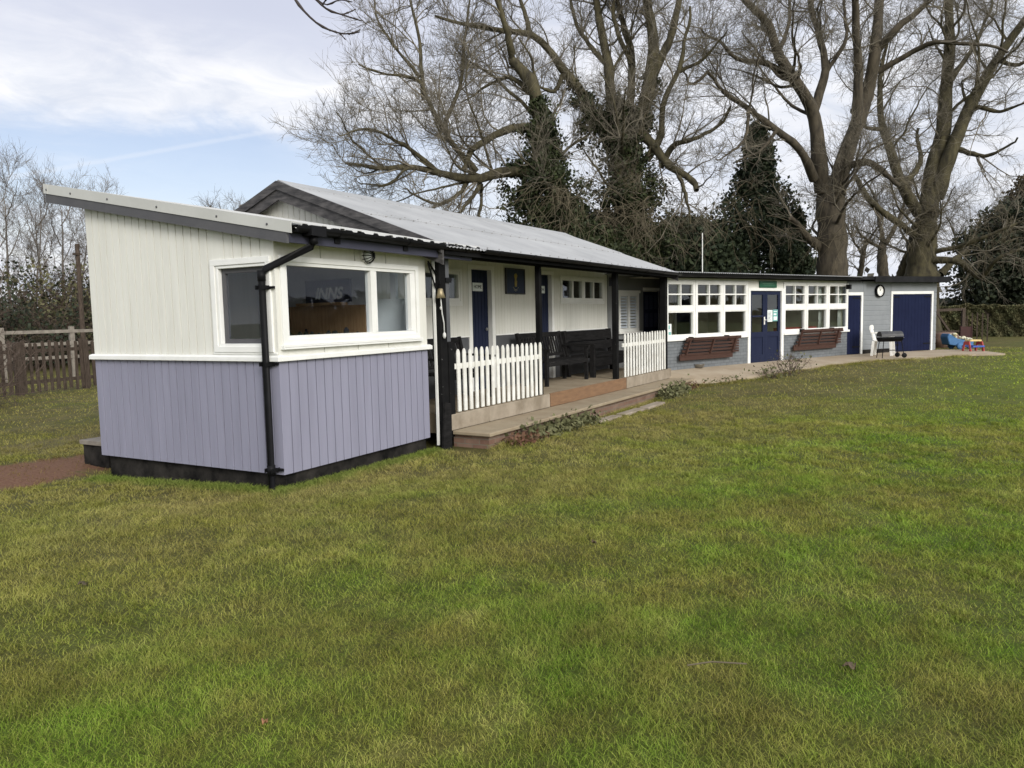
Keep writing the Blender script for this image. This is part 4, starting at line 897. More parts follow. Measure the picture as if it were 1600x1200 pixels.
obj('brace', MB().bar((-.42, 0, 1.2), (.25, 0, .25), .05, .07).bar((-.5, .0, .45), (.56, .0, .45), .04, .06), M['fencewood'], GT)
MP = obj('maroon_panel', MB().box(-.34, .34, -.02, .02, 0, .95).box(-.36, -.30, -.04, .04, 0, 1.0).box(.30, .36, -.04, .04, 0, 1.0), mat('dark maroon paint', (.048, .016, .014), (.032, .012, .011)), bevel=.005)
MP.scale = (.62, 1, .66); MP.location = (28.37, -6.68, .22); MP.rotation_euler = (0, 0, R(-62)); tag(MP, 'upright dark maroon board by the hedge behind the toy table', 'board')
for i in range(5):
    q = obj('garden_stake', MB().bar((0, 0, 0), (random.uniform(-.03, .03), 0, random.uniform(.98, 1.15)), .045, .03), M['fencewood']); q.location = (29.4 - .02 * i, -6.75 - .17 * i, .22)
    tag(q, 'thin pale stake standing in a row between gate and hedge', 'stake', 'stakes standing before the hedge')

# step box behind the kiosk
SB = thing('back_step', 'black box step with a pale board top behind the kiosk', 'step', (.44, 3.48, -.15))
obj('step_box', MB().box(-.05, .7, -.10, .40, 0, .27), M['plinth'], SB); obj('tread', MB().box(-.08, .72, -.13, .43, .271, .325), M['greywood'], SB, bevel=.004)
# aerial mast
AM = thing('aerial_mast', 'slim white pole standing on the clubhouse roof', 'mast', tuple(at(1097.5, 424, 21)))
obj('pole', MB().tube([(0, 0, -.2), (0, 0, 1.05)], .013, 8), M['oldwhite'], AM); obj('bracket', MB().box(-.05, .05, -.008, .008, .86, .885), M['silver'], AM)

# ------------------------------------------------------------------ fences at the left
FA = np.array([1.9, 13.75]); FB = np.array([7.6, 14.45]); fd_ = FB - FA; fl_ = np.linalg.norm(fd_); fd_ /= fl_; fang = math.degrees(math.atan2(fd_[1], fd_[0]))
PF = thing('paling_fence', 'dark weathered paling fence with gaps left of the kiosk', 'fence', (FA[0], FA[1], -.05), fang)
mb = MB(); k = 0; x = 0.0
while x < fl_ + 2.5:
    h = 1.31 + random.uniform(-.06, .06); w_ = .088 * random.uniform(.85, 1.15); dx = random.uniform(-.03, .03)
    mb.ext([(x - w_ / 2, random.uniform(0, .06)), (x + w_ / 2, random.uniform(0, .06)), (x + w_ / 2 + dx, h - random.uniform(0, .04)), (x + dx, h + .01), (x - w_ / 2 + dx, h - random.uniform(0, .04))], lambda p, s: (p[0], -.02 + .022 * s, p[1])); x += .178
obj('palings', mb, M['fencewood'], PF)
mb = MB().box(0, fl_ + 2.5, .003, .05, .24, .33).box(0, fl_ + 2.5, .003, .05, 1.02, 1.11); obj('rail', mb, M['fencewood'], PF)
for x in (1.4, 3.25, 5.1, 6.9): obj('post', MB().bar((x, .02, -.05), (x, .02, 1.30), .14), M['fencewood'], PF)
RF = thing('rail_fence', 'pale grey post and rail fence behind the dark paling fence', 'fence', (5.6, 18.6, -.05), -8)
obj('rail', MB().bar((-4, 0, 1.50), (6, 0, 1.52), .05, .10), M['greywood'], RF); obj('rail', MB().bar((-4, 0, 1.12), (6, 0, 1.14), .05, .10), M['greywood'], RF); obj('rail', MB().bar((-4, 0, .7), (6, 0, .72), .05, .10), M['greywood'], RF)
for x in (-2.6, -.6, 1.4, 3.35, 5.3): obj('post', MB().bar((x, .05, -.05), (x, .05, 1.66), .13), M['greywood'], RF)
b0 = at(128, 507, 27); PL = obj('utility_pole', MB().tube([(0, 0, -1.8), (.03, 0, 2.85)], [.09, .075], 10).box(-.1, .13, -.1, .1, 2.45, 2.52), M['fencewood']); PL.location = tuple(b0); tag(PL, 'grey wooden pole standing beyond the fences at the kiosk corner', 'pole')

# ------------------------------------------------------------------ trees
def unit(v): return v / (np.linalg.norm(v, axis=-1, keepdims=True) + 1e-9)
def tubes(P, Rr, k):
    m, n, _ = P.shape; T = unit(np.gradient(P, axis=1)); ref = np.where(np.abs(T[:, :1, 2:3]) < .8, np.array([0, 0, 1.]), np.array([1., 0, 0])); ref = np.broadcast_to(ref, T.shape)
    A = unit(np.cross(T, ref)); B = np.cross(A, T); th = np.arange(k) * 2 * np.pi / k
    V = P[:, :, None] + (A[:, :, None] * np.cos(th)[:, None] + B[:, :, None] * np.sin(th)[:, None]) * Rr[:, :, None, None]
    idx = (np.arange(m * n * k)).reshape(m, n, k); nx_ = np.roll(idx, -1, 2)
    F = np.stack([idx[:, :-1], nx_[:, :-1], nx_[:, 1:], idx[:, 1:]], -1).reshape(-1, 4)
    return V.reshape(-1, 3), F
def merge(parts):
    Vs, Fs, o = [], [], 0
    for V, F in parts: Vs.append(V); Fs.append(F + o); o += len(V)
    return np.concatenate(Vs), np.concatenate(Fs)
def shoots(P0, D0, L_, n, wig, up):
    m = len(P0); P = np.empty((m, n, 3)); P[:, 0] = P0; d = unit(D0.copy()); st = (L_ / (n - 1))[:, None]
    for i in range(1, n):
        d = unit(d + RNG.normal(0, wig, (m, 3)) + np.array([0, 0, up])); P[:, i] = P[:, i - 1] + d * st
    return P
def sample(P, Rr, cnt, tmin=.15, tmax=1.):
    m, n, _ = P.shape; i = np.repeat(np.arange(m), cnt) if np.ndim(cnt) == 0 else np.repeat(np.arange(m), cnt)
    t = RNG.uniform(tmin, tmax, len(i)) * (n - 1.001); a = t.astype(int); f = (t - a)[:, None]
    p = P[i, a] * (1 - f) + P[i, a + 1] * f; T = unit(P[i, a + 1] - P[i, a]); r = Rr[i, a] * (1 - f[:, 0]) + Rr[i, a + 1] * f[:, 0]
    return p, T, r, t / (n - 1)
def side(T, lo, hi, upb=0.):
    q = RNG.normal(size=T.shape); q = unit(q - (q * T).sum(-1, keepdims=True) * T); a = RNG.uniform(lo, hi, (len(T), 1))
    return unit(T * np.cos(a) + q * np.sin(a) + np.array([0, 0, upb]))
def spline(pts, n):
    pts = np.asarray(pts, float); s = np.r_[0, np.cumsum(np.linalg.norm(np.diff(pts, axis=0), axis=1))]; s /= s[-1]; t = np.linspace(0, 1, n); q = np.empty((n, 3)); P = np.vstack([2 * pts[0] - pts[1], pts, 2 * pts[-1] - pts[-2]])
    for j, tt in enumerate(t):
        i = min(np.searchsorted(s, tt, 'right') - 1, len(pts) - 2); f = (tt - s[i]) / (s[i + 1] - s[i]); p0, p1, p2, p3 = P[i:i + 4]
        q[j] = .5 * (2 * p1 + (p2 - p0) * f + (2 * p0 - 5 * p1 + 4 * p2 - p3) * f * f + (3 * p1 - p0 - 3 * p2 + p3) * f ** 3)
    return q
def leaf_cloud(Pc, size, flat=0.0, elong=1.0):
    n = len(Pc); a = unit(RNG.normal(size=(n, 3))); b = RNG.normal(size=(n, 3)); b[:, 2] -= flat; b = unit(b - (b * a).sum(-1, keepdims=True) * a); s = (size * RNG.uniform(.4, 1.6, n))[:, None]
    V = np.stack([Pc - a * s * .5, Pc - b * s * .1 * elong + a * 0, Pc + a * s * .5, Pc + b * s * .55 * elong], 1)
    V[:, 1] = Pc - b * s * .5 * elong
    return V.reshape(-1, 3), np.arange(4 * n).reshape(n, 4)
def crown(P, Rr, cfg):
    """branches, branchlets and twigs grown off the limbs; returns the two tube sets"""
    b1n, b1l, b2n, b2l, b3n, b3l, up = cfg
    ln = np.linalg.norm(np.diff(P, axis=1), axis=2).sum(1); wts = ln / np.clip(Rr.mean(1), .05, .3) ** .35; cnt = np.maximum(1, np.round(b1n * wts / wts.sum())).astype(int)
    p, T, r, t = sample(P, Rr, cnt, .22, 1.); d = side(T, .45, 1.25, up * 1.2); L1 = b1l * RNG.uniform(.45, 1.25, len(p)) * (1.15 - .45 * t)
    P1 = shoots(p, d, L1, 8, .20, up * .25); R1 = np.clip(r * .42, .010, .034)[:, None] * np.linspace(1, .28, 8)
    p, T, r, t = sample(P1, R1, b2n, .12, 1.); P2 = shoots(p, side(T, .4, 1.15, up * .6), b2l * RNG.uniform(.45, 1.25, len(p)) * (1.1 - .4 * t), 6, .24, up * .3); R2 = np.clip(r * .6, .0062, .011)[:, None] * np.linspace(1, .45, 6)
    p, T, r, t = sample(P2, R2, b3n, .1, 1.); P3 = shoots(p, side(T, .3, 1.0, up * .8), b3l * RNG.uniform(.4, 1.3, len(p)), 4, .20, up * .45); R3 = np.clip(r * .6, .0044, .0062)[:, None] * np.linspace(1, .65, 4)
    return [tubes(P1, R1, 5), tubes(P2, R2, 3)], [tubes(P3, R3, 3)], (P1, R1, P2, R2)
def tree(name, label, Dp, limbs, cfg, bark, twig=None, group='bare trees behind the buildings', ivy=None, droop=None, extra=None):
    """limbs: (pixel polyline, radius px at both ends, depth offset at both ends)"""
    P = []; Rr = []; NS = 18
    for pts, r0, r1, d0, d1 in limbs:
        k = len(pts); q = [at(x, y, Dp + d0 + (d1 - d0) * i / (k - 1) + (RNG.normal(0, .15) if 0 < i else 0)) for i, (x, y) in enumerate(pts)]
        c = spline(q, NS); c[1:-1] += np.cumsum(RNG.normal(0, .016, (NS - 2, 3)), 0) * min(1., 40 / max(8, r0) * .25); P.append(c); ks = .95 if not Rr else .74; Rr.append(np.linspace(r0 * ks, r1 * ks * .8, NS) * Dp / FPX)
    P = np.array(P); Rr = np.array(Rr); base = P[0, 0].copy(); zg = float(gz(base[0], base[1]))
    root = thing(name, label, 'tree', (float(base[0]), float(base[1]), zg - .05), 0, group); off = np.array([base[0], base[1], zg - .05])
    # carry the trunk down to the ground with a root flare
    foot = np.stack([np.array([base[0], base[1], zg - .3]) * (1 - f) + base * f for f in np.linspace(0, 1, 8)])[None]; rf_ = Rr[0, 0] * np.array([1.6, 1.35, 1.18, 1.08, 1.03, 1.01, 1, 1])[None]
    rr = Rr * (1 + RNG.normal(0, .055, Rr.shape)); rr[0, 0] = Rr[0, 0]
    V, F = merge([tubes(P, rr, 12), tubes(foot, rf_, 12)]); npmesh('trunk', V - off, F, bark, root, True)
    if extra is not None:                         # limbs reaching toward and away from the camera
        p, T, r, t = sample(P[:extra[0]], Rr[:extra[0]], extra[1], .3, .95); d = side(T, .7, 1.2, .35); d += np.sign(RNG.normal(size=(len(d), 1))) * FW * .9
        PE = shoots(p, d, RNG.uniform(2.5, 4.5, len(p)), NS, .13, .05); RE = np.clip(r * .32, .03, .075)[:, None] * np.linspace(1, .3, NS); V, F = tubes(PE, RE, 7); npmesh('limb', V - off, F, bark, root, True); P = np.concatenate([P, PE]); Rr = np.concatenate([Rr, RE])
    br, tw, _ = crown(P[1:] if len(P) > 3 else P, Rr[1:] if len(P) > 3 else Rr, cfg)
    V, F = merge(br); npmesh('branches', V - off, F, twig or M['twig'], root, True)
    V, F = merge(tw); npmesh('twigs', V - off, F, twig or M['twig'], root)
    if ivy is not None:
        Pc = []
        for pts, r0, r1, nclump in ivy:
            c = spline([at(x, y, Dp - .1) for x, y in pts], 30)
            for _k in range(nclump):
                t = RNG.uniform(0, 1); q = c[int(t * 29)]; rad = (r0 + (r1 - r0) * t) * Dp / FPX; dv = unit(RNG.normal(size=3) * np.array([1, 1, .5]))
                wv = 1 + .45 * math.sin(t * 23 + r0) ; cc = q + dv * rad * wv * RNG.uniform(.25, 1.15); s = RNG.uniform(.10, .42) * min(1, rad * 1.1 + .25); nl = int(150 * (s / .3) ** 2) + 30
                Pc.append(cc + RNG.normal(0, s * .62, (nl, 3)) * np.array([1, 1, 1.1]))
        V, F = leaf_cloud(np.concatenate(Pc), .085, .6); npmesh('ivy', V - off, F, M['ivy'], root)
    if droop is not None:
        cen, nn, ll = droop
        for (x, y, sx, sy) in cen:
            P0 = np.array([at(x + RNG.normal(0, sx), y + RNG.normal(0, sy), Dp - 1.2 + RNG.normal(0, .8)) for _k in range(nn)])
            d = RNG.normal(size=P0.shape) * np.array([1, 1, .5]) + np.array([0, 0, .2]); P1 = shoots(P0, d, ll * RNG.uniform(.4, 1.3, len(P0)), 9, .16, -.19); R1 = np.full((len(P0), 1), .010) * np.linspace(1, .45, 9)
            p, T, r, t = sample(P1, R1, 4, .2, 1.); P2 = shoots(p, side(T, .3, .9, -.2), ll * .4 * RNG.uniform(.4, 1.3, len(p)), 5, .2, -.12); R2 = np.full((len(p), 1), .007) * np.linspace(1, .6, 5)
            V, F = merge([tubes(P1, R1, 4), tubes(P2, R2, 3)]); npmesh('hanging_shoots', V - off, F, M['paletwig'], root)
    return root

tree('ivy_tree', 'ivy-clad leaning bare tree with a long low limb reaching left over the pale roof', 25, [
    ([(905, 425), (880, 330), (860, 270), (845, 190), (830, 130), (800, 95)], 27, 10, 0, 0),
    ([(880, 300), (830, 270), (785, 270), (745, 280), (700, 275), (640, 262), (590, 265), (540, 255)], 14, 3, 0, -2),
    ([(745, 268), (700, 210), (670, 150), (655, 120), (600, 110), (560, 100)], 7, 2, -.6, -1.5),
    ([(845, 200), (800, 200), (760, 215), (735, 235), (725, 265)], 10, 6, 0, -1),
    ([(735, 272), (720, 300), (690, 320), (650, 310), (630, 295)], 5, 2, -.8, -1.4), ([(750, 285), (735, 312), (716, 332)], 5, 3, -.8, -1.2), ([(752, 288), (755, 310), (751, 342)], 4, 3, -.8, -.8),
    ([(690, 275), (640, 230), (580, 200), (530, 212)], 5, 1.5, -1, -3), ([(662, 155), (655, 70), (640, -10), (632, -60)], 5, 2, -1, .5), ([(690, 205), (715, 130), (720, 60), (735, -30)], 5, 2, -.7, 1),
    ([(835, 150), (795, 122), (765, 133), (720, 160)], 6, 2, 0, 1), ([(800, 95), (790, 40), (770, -40)], 8, 4, 0, -1), ([(600, 263), (560, 225), (525, 175)], 3, 1.4, -1.5, -2.5), ([(655, 120), (610, 60), (585, 0)], 4, 1.6, -1, 0),
    ([(640, 262), (600, 290), (560, 285)], 3, 1.4, -1.6, -2)],
    (283, 2.3, 8, 1.05, 8, 0.44, 0.16), M['mossbark'], ivy=[([(900, 425), (888, 345), (868, 280), (850, 205), (838, 150)], 66, 7, 165), ([(815, 290), (845, 345), (870, 395)], 26, 50, 46), ([(900, 380), (940, 395)], 42, 42, 34), ([(860, 285), (815, 265), (790, 268)], 24, 9, 40), ([(850, 215), (805, 200)], 12, 8, 16)], droop=([(890, 335, 30, 22), (870, 300, 18, 12)], 34, 1.9), extra=(2, 8))
tree('ivy_tree', 'tall ivy-wrapped bare tree with four upright stems behind the end of the pale roof', 27, [
    ([(985, 430), (983, 330), (978, 270), (975, 215)], 32, 24, 0, 0),
    ([(965, 225), (955, 150), (948, 90), (935, 30), (925, -60)], 14, 7, 0, .5), ([(978, 210), (985, 150), (988, 90), (975, 40), (950, -50)], 10, 5, .3, 1), ([(990, 215), (1012, 140), (1020, 70), (1010, 0), (1008, -70)], 16, 9, -.2, -.5), ([(1014, 130), (1040, 70), (1055, 20), (1068, -50)], 10, 7, -.2, .6),
    ([(955, 235), (912, 150), (880, 110), (840, 60), (790, 50), (735, 42), (680, 25)], 13, 3, 0, -2), ([(1010, 250), (1030, 215), (1035, 160), (1060, 110), (1066, 70), (1078, 10)], 8, 3, -.3, -1.5), ([(1032, 262), (1052, 230), (1090, 215), (1125, 195), (1142, 165)], 7, 2.5, -.5, -2),
    ([(1000, 205), (1030, 240), (1055, 268), (1078, 282), (1088, 297)], 11, 7, -.4, -1.2), ([(1060, 270), (1072, 310), (1078, 350)], 5, 2, -.8, -1.6), ([(948, 100), (905, 40), (885, -40)], 6, 3, .3, 1), ([(985, 100), (960, 20), (985, -50)], 6, 3, .3, 0), ([(830, 57), (820, 10), (800, -50)], 6, 2.5, -.8, -1), ([(885, 112), (862, 140), (838, 135)], 7, 3, -.5, -1),
    ([(1062, 112), (1100, 90), (1135, 50)], 4, 1.6, -.9, -2)],
    (264, 2.2, 8, 1.05, 8, 0.44, 0.14), M['mossbark'], ivy=[([(985, 430), (983, 330), (978, 270), (972, 215), (955, 140)], 66, 10, 225), ([(990, 210), (1012, 150), (1018, 110)], 20, 10, 50), ([(945, 390), (985, 395), (1025, 380)], 40, 35, 46), ([(945, 220), (915, 165), (890, 125)], 24, 9, 50)], droop=([(1030, 320, 28, 28), (1000, 320, 22, 22), (950, 350, 35, 20)], 40, 2.0), extra=(3, 7))
tree('broad_tree', 'massive forked bare tree behind the middle of the clubhouse roof', 29, [
    ([(1300, 435), (1299, 380), (1297, 330), (1295, 285)], 25, 25, 0, 0),
    ([(1285, 300), (1278, 235), (1270, 175), (1245, 130), (1215, 85), (1200, 40), (1165, 5), (1120, -40)], 17, 5, 0, -2), ([(1272, 175), (1292, 110), (1286, 60), (1270, 10), (1260, -50)], 10, 5, 0, 1), ([(1272, 280), (1255, 240), (1215, 205), (1170, 170), (1130, 145), (1105, 112)], 10, 3, -.3, -3), ([(1246, 130), (1200, 100), (1150, 88), (1125, 62), (1095, 45)], 7, 2, -.8, -2),
    ([(1306, 305), (1318, 250), (1335, 200), (1355, 140), (1365, 80), (1370, 20), (1376, -60)], 19, 9, 0, 1), ([(1338, 195), (1341, 120), (1338, 40), (1332, -50)], 11, 7, 0, -1), ([(1362, 88), (1400, 45), (1440, 10), (1475, -40)], 9, 5, .5, -1), ([(1372, 112), (1430, 78), (1470, 65), (1530, 70), (1575, 82)], 7, 2.5, .5, -2),
    ([(1318, 262), (1350, 254), (1378, 268), (1405, 290)], 9, 5, 0, -1), ([(1288, 392), (1258, 368), (1232, 343)], 11, 5, 0, -.8), ([(1105, 112), (1080, 130), (1062, 95)], 3, 1.4, -3, -3), ([(1292, 112), (1320, 60), (1318, 0), (1330, -50)], 5, 2.5, .4, 1.2), ([(1215, 88), (1235, 30), (1230, -40)], 5, 2.5, -1, 0),
    ([(1215, 205), (1185, 240), (1150, 255)], 4, 1.6, -1.5, -2), ([(1170, 172), (1160, 220), (1120, 250)], 4, 1.5, -2, -3)],
    (293, 2.2, 8, 1.05, 8, 0.46, 0.1), M['bark'], extra=(4, 8), droop=([(1150, 330, 35, 30), (1320, 330, 15, 30)], 40, 2.0))
tree('spreading_tree', 'many-stemmed bare tree with drooping mossy limbs behind the grey store', 33, [
    ([(1440, 438), (1440, 385), (1448, 330)], 26, 22, 0, 0),
    ([(1436, 335), (1410, 290), (1395, 240), (1380, 190), (1378, 130), (1386, 70)], 12, 4, 0, -1), ([(1450, 335), (1460, 260), (1475, 210), (1480, 130), (1485, 60), (1478, -40)], 19, 8, 0, .5), ([(1462, 310), (1490, 230), (1520, 160), (1560, 90), (1595, 40), (1635, -10)], 16, 7, 0, -1), ([(1408, 436), (1418, 405), (1432, 380)], 14, 11, 1, .4),
    ([(1335, 275), (1365, 318), (1410, 355), (1442, 380)], 5, 9, -2, 0), ([(1455, 395), (1500, 385), (1540, 372), (1600, 345)], 6, 2.5, -.3, -3), ([(1450, 405), (1500, 410), (1532, 432), (1560, 405), (1605, 385)], 8, 3, -.4, -3), ([(1468, 430), (1490, 405), (1512, 392)], 9, 5, .5, 1), ([(1482, 130), (1520, 70), (1550, 0)], 6, 3, .3, 2), ([(1520, 165), (1570, 170), (1620, 150)], 5, 2, -.4, -2), ([(1410, 290), (1440, 250), (1435, 200)], 7, 4, 0, 1),
    ([(1388, 205), (1350, 195), (1330, 170)], 5, 2, -.4, -1), ([(1490, 232), (1540, 240), (1590, 215)], 6, 2, -.3, -2.5), ([(1560, 95), (1590, 100), (1640, 80)], 5, 2, -.5, -1)],
    (302, 2.3, 8, 1.05, 8, 0.48, 0.04), M['mossbark'], extra=(4, 8), droop=([(1565, 350, 30, 18), (1440, 340, 30, 20)], 40, 2.0))
small = lambda x, yb, h, lean, r: [([(x, yb), (x + lean * .3, yb - h * .35), (x + lean * .7, yb - h * .7), (x + lean, yb - h)], r, r * .25, 0, 0)]
tree('slim_tree', 'dark bare tree forking low between the two big trunks', 40, [([(1382, 450), (1380, 395), (1384, 375)], 9, 8, 0, 0), ([(1384, 380), (1400, 350), (1412, 320), (1425, 280)], 5, 2, 0, 0), ([(1382, 385), (1372, 345), (1368, 310), (1350, 280)], 5, 2, 0, 1), ([(1382, 392), (1350, 375), (1335, 355)], 4, 1.5, 0, -1)], (46, 2.2, 6, 1.1, 5, .6, .12), M['bark'])
tree('slim_tree', 'thin bare tree rising above the hedge right of the grey store', 46, [([(1508, 480), (1508, 440), (1502, 410)], 5, 4, 0, 0), ([(1503, 412), (1490, 370), (1478, 340)], 3, 1.2, 0, 0), ([(1506, 420), (1520, 375), (1528, 330)], 3, 1.2, 0, 0), ([(1508, 450), (1530, 415), (1540, 395)], 3, 1.2, 0, 0)], (40, 2.4, 6, 1.2, 5, .7, .15), M['mossbark'])
tree('slim_tree', 'thin dark bare tree showing left of the store behind the forked trunk', 42, [([(1338, 450), (1345, 410), (1352, 375)], 5, 4, 0, 0), ([(1348, 400), (1330, 370), (1318, 345)], 3, 1.2, 0, 0), ([(1350, 390), (1372, 355), (1380, 330)], 3, 1.2, 0, 0)], (34, 2.2, 6, 1.1, 5, .6, .12), M['bark'])
# young trees at the left
LT = [(18, 560, 250, -12, 4.2, 33), (48, 560, 240, 14, 3.6, 34), (75, 560, 225, -20, 3.4, 35), (100, 560, 238, -6, 3.8, 36), (118, 560, 218, 22, 3.2, 37), (-15, 560, 262, 8, 4, 32), (140, 560, 225, 5, 3.2, 38), (-60, 560, 330, 4, 4, 34)]
lab = ['slim bare young tree at the left edge above the shrubs', 'slim grey young tree second from the left edge', 'slim young tree leaning left beyond the paling fence', 'tallest slim bare tree beside the kiosk roof corner', 'slim young tree leaning right toward the wooden pole', 'slim bare tree cut by the left frame edge', 'slim bare tree mostly hidden behind the kiosk corner', 'slim bare tree outside the left edge']
for (x, yb, h, le, r, dd), lb_ in list(zip(LT, lab))[:7]:
    lm_ = small(x, yb, h, le, r)
    for q in range(5):
        t = .35 + .13 * q; sx = (-1) ** q; x0 = x + le * t; y0 = yb - h * t; lm_.append(([(x0, y0), (x0 + sx * h * .05, y0 - h * .10), (x0 + sx * h * .08, y0 - h * .24)], r * .45, r * .16, 0, RNG.normal(0, .8)))
    tree('young_tree', lb_, dd, [(a_, b_ * .75, c_ * .75, d_, e_) for a_, b_, c_, d_, e_ in lm_], (26, 1.7, 6, .9, 6, .5, .28), M['birch'], M['birch'], 'slim young trees beyond the left fences')
tree('distant_tree', 'bare treetop showing above the kiosk roof left of the gable', 40, [([(350, 430), (350, 360), (352, 335)], 4, 2, 0, 0), ([(351, 355), (335, 332), (328, 322)], 2, 1, 0, 0), ([(351, 355), (372, 332), (380, 320)], 2, 1, 0, 0)], (34, 1.0, 6, .6, 5, .4, .2), M['birch'], M['birch'], 'bare trees behind the buildings')
# overhanging branch tip, top of the picture, close to the camera
def branch_tip():
    ps = [[(440, -40), (463, 2), (490, 32), (515, 47), (540, 53), (562, 50)], [(463, -40), (490, -5), (512, 15), (535, 23), (566, 33)], [(535, 23), (548, 18), (556, 14)], [(470, -30), (505, 6), (530, 0), (550, 3)], [(515, 47), (530, 52), (540, 62)], [(545, 53), (555, 50), (563, 46)], [(505, 6), (512, -4), (520, -12)]]
    V = []; 
    for k, q in enumerate(ps):
        c = spline([at(x, y, 6.0 + .1 * i * (k % 3 - 1)) for i, (x, y) in enumerate(q)], 14)[None]; r = np.linspace(.012 if k < 2 else .007, .004, 14) * (1 + .5 * (np.arange(14) % 4 == 0)); V.append(tubes(c, r[None], 6))
    v, f = merge(V); o = np.array(at(500, 0, 6.0)); b = npmesh('branch', v - o, f, mat('dark twig bark', (.03, .022, .018), (.05, .04, .035), .8), None, True); b.location = tuple(o); tag(b, 'dark budded branch tip hanging in from the top edge against the sky', 'branch')
branch_tip()

# evergreens
def evergreen(name, label, x, yb, yt, wpx, Dp, n, m, shape, group='dark evergreens behind the clubhouse', leaf=.17):
    b = at(x, yb, Dp); tp = at(x, yt, Dp); H = tp[2] - b[2]; Rm = wpx / 2 * Dp / FPX; zg = float(gz(b[0], b[1])); H = tp[2] - zg
    root = thing(name, label, 'tree', (float(b[0]), float(b[1]), zg), 0, group)
    V, F = tubes(np.array([[[0, 0, -.2 + (H * .95) * f] for f in np.linspace(0, 1, 8)]]), np.linspace(.22, .03, 8)[None], 9); npmesh('trunk', V, F, M['bark'], root, True)
    Pc = []; ax = []
    for k in range(n):
        t = RNG.uniform(.04, 1) ** .85; r = Rm * shape(t) * RNG.uniform(.62, 1.12); a = RNG.uniform(0, 2 * np.pi); el = RNG.uniform(-.25, .35); d = np.array([math.cos(a), math.sin(a), el]); nl = int(26 + 46 * r / max(Rm, .1))
        s = RNG.uniform(.25, 1., nl) ** .42; ci = math.sin(a * 2.7 + t * 21) * .28 + 1; q = np.array([0, 0, H * t]) + s[:, None] * d * r * ci + np.stack([0 * s, 0 * s, -.12 * r * s ** 2], -1) + RNG.normal(0, .11 + .05 * r, (nl, 3)); Pc.append(q)
    V, F = leaf_cloud(np.concatenate(Pc), leaf, .3, .8); npmesh('foliage', V, F, m, root)
    return root
cone = lambda t: (1 - t) ** 1.15 * (.78 + .22 * math.sin(t * 23)) + .04; dome = lambda t: math.sqrt(max(.02, 1 - (abs(t - .42) / .62) ** 2.4)); blob = lambda t: math.sqrt(max(.03, 1 - (abs(t - .4) / .63) ** 2))
evergreen('conifer', 'tall dark conifer with an uneven conical top between the two big bare trees', 1182, 470, 203, 330, 34, 900, M['conifer'], cone, leaf=.14)
evergreen('evergreen_bush', 'dark evergreen bush above the left end of the clubhouse roof', 1080, 470, 348, 160, 31, 480, M['conifer'], dome)
evergreen('evergreen_bush', 'dark evergreen bush left of the massive forked trunk', 1243, 470, 335, 130, 33, 380, M['conifer'], cone)
evergreen('evergreen_bush', 'low dark evergreen growing behind the lower roof slope under the ivy trees', 925, 470, 335, 170, 30, 300, M['laurel'], dome)
evergreen('evergreen_tree', 'broad dark evergreen tree rising over the hedge at the right edge', 1590, 520, 322, 165, 40, 700, M['laurel'], blob, 'dark evergreens at the right edge')
evergreen('copper_bush', 'reddish brown bushy crown above the dark evergreen at the right edge', 1612, 520, 285, 120, 44, 420, M['rust'], dome, 'dark evergreens at the right edge')

# hedge at the right
def hedge(name, label, a, b, h, wd, m, n, leaf):
    a = np.array(a); b = np.array(b); d = unit(b - a); L_ = np.linalg.norm(b - a); z0 = .2
    root = thing(name, label, 'hedge', (float(a[0]), float(a[1]), z0), math.degrees(math.atan2(d[1], d[0])))
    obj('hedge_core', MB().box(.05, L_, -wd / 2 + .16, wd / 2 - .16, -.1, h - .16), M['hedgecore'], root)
    s = RNG.integers(0, 10, n); x = RNG.uniform(0, L_, n); y = RNG.uniform(-wd / 2, wd / 2, n); z = RNG.uniform(0, h, n); f = s < 6
    y = np.where(f, -wd / 2 + np.abs(RNG.normal(0, .09, n)), y); z = np.where(~f, h - np.abs(RNG.normal(0, .07, n)), z)
    w_ = .09 * np.sin(x * 2.1 + z * 3) + .06 * np.sin(x * 5.3 - z * 4) + .05 * np.sin(x * 11 + z * 7); y = y + np.where(f, w_, 0); z = z + np.where(~f, w_ * .7, 0)
    V, F = leaf_cloud(np.stack([x, y, z], -1), leaf); npmesh('foliage', V, F, m, root)
    return root
h0 = at(1452, 525, 36); h1 = at(1665, 520, 33.5)
hedge('clipped_hedge', 'long clipped brown-green hedge closing the field at the right', h0[:2], h1[:2], 1.42, .9, M['hedgeleaf'], 42000, .085)

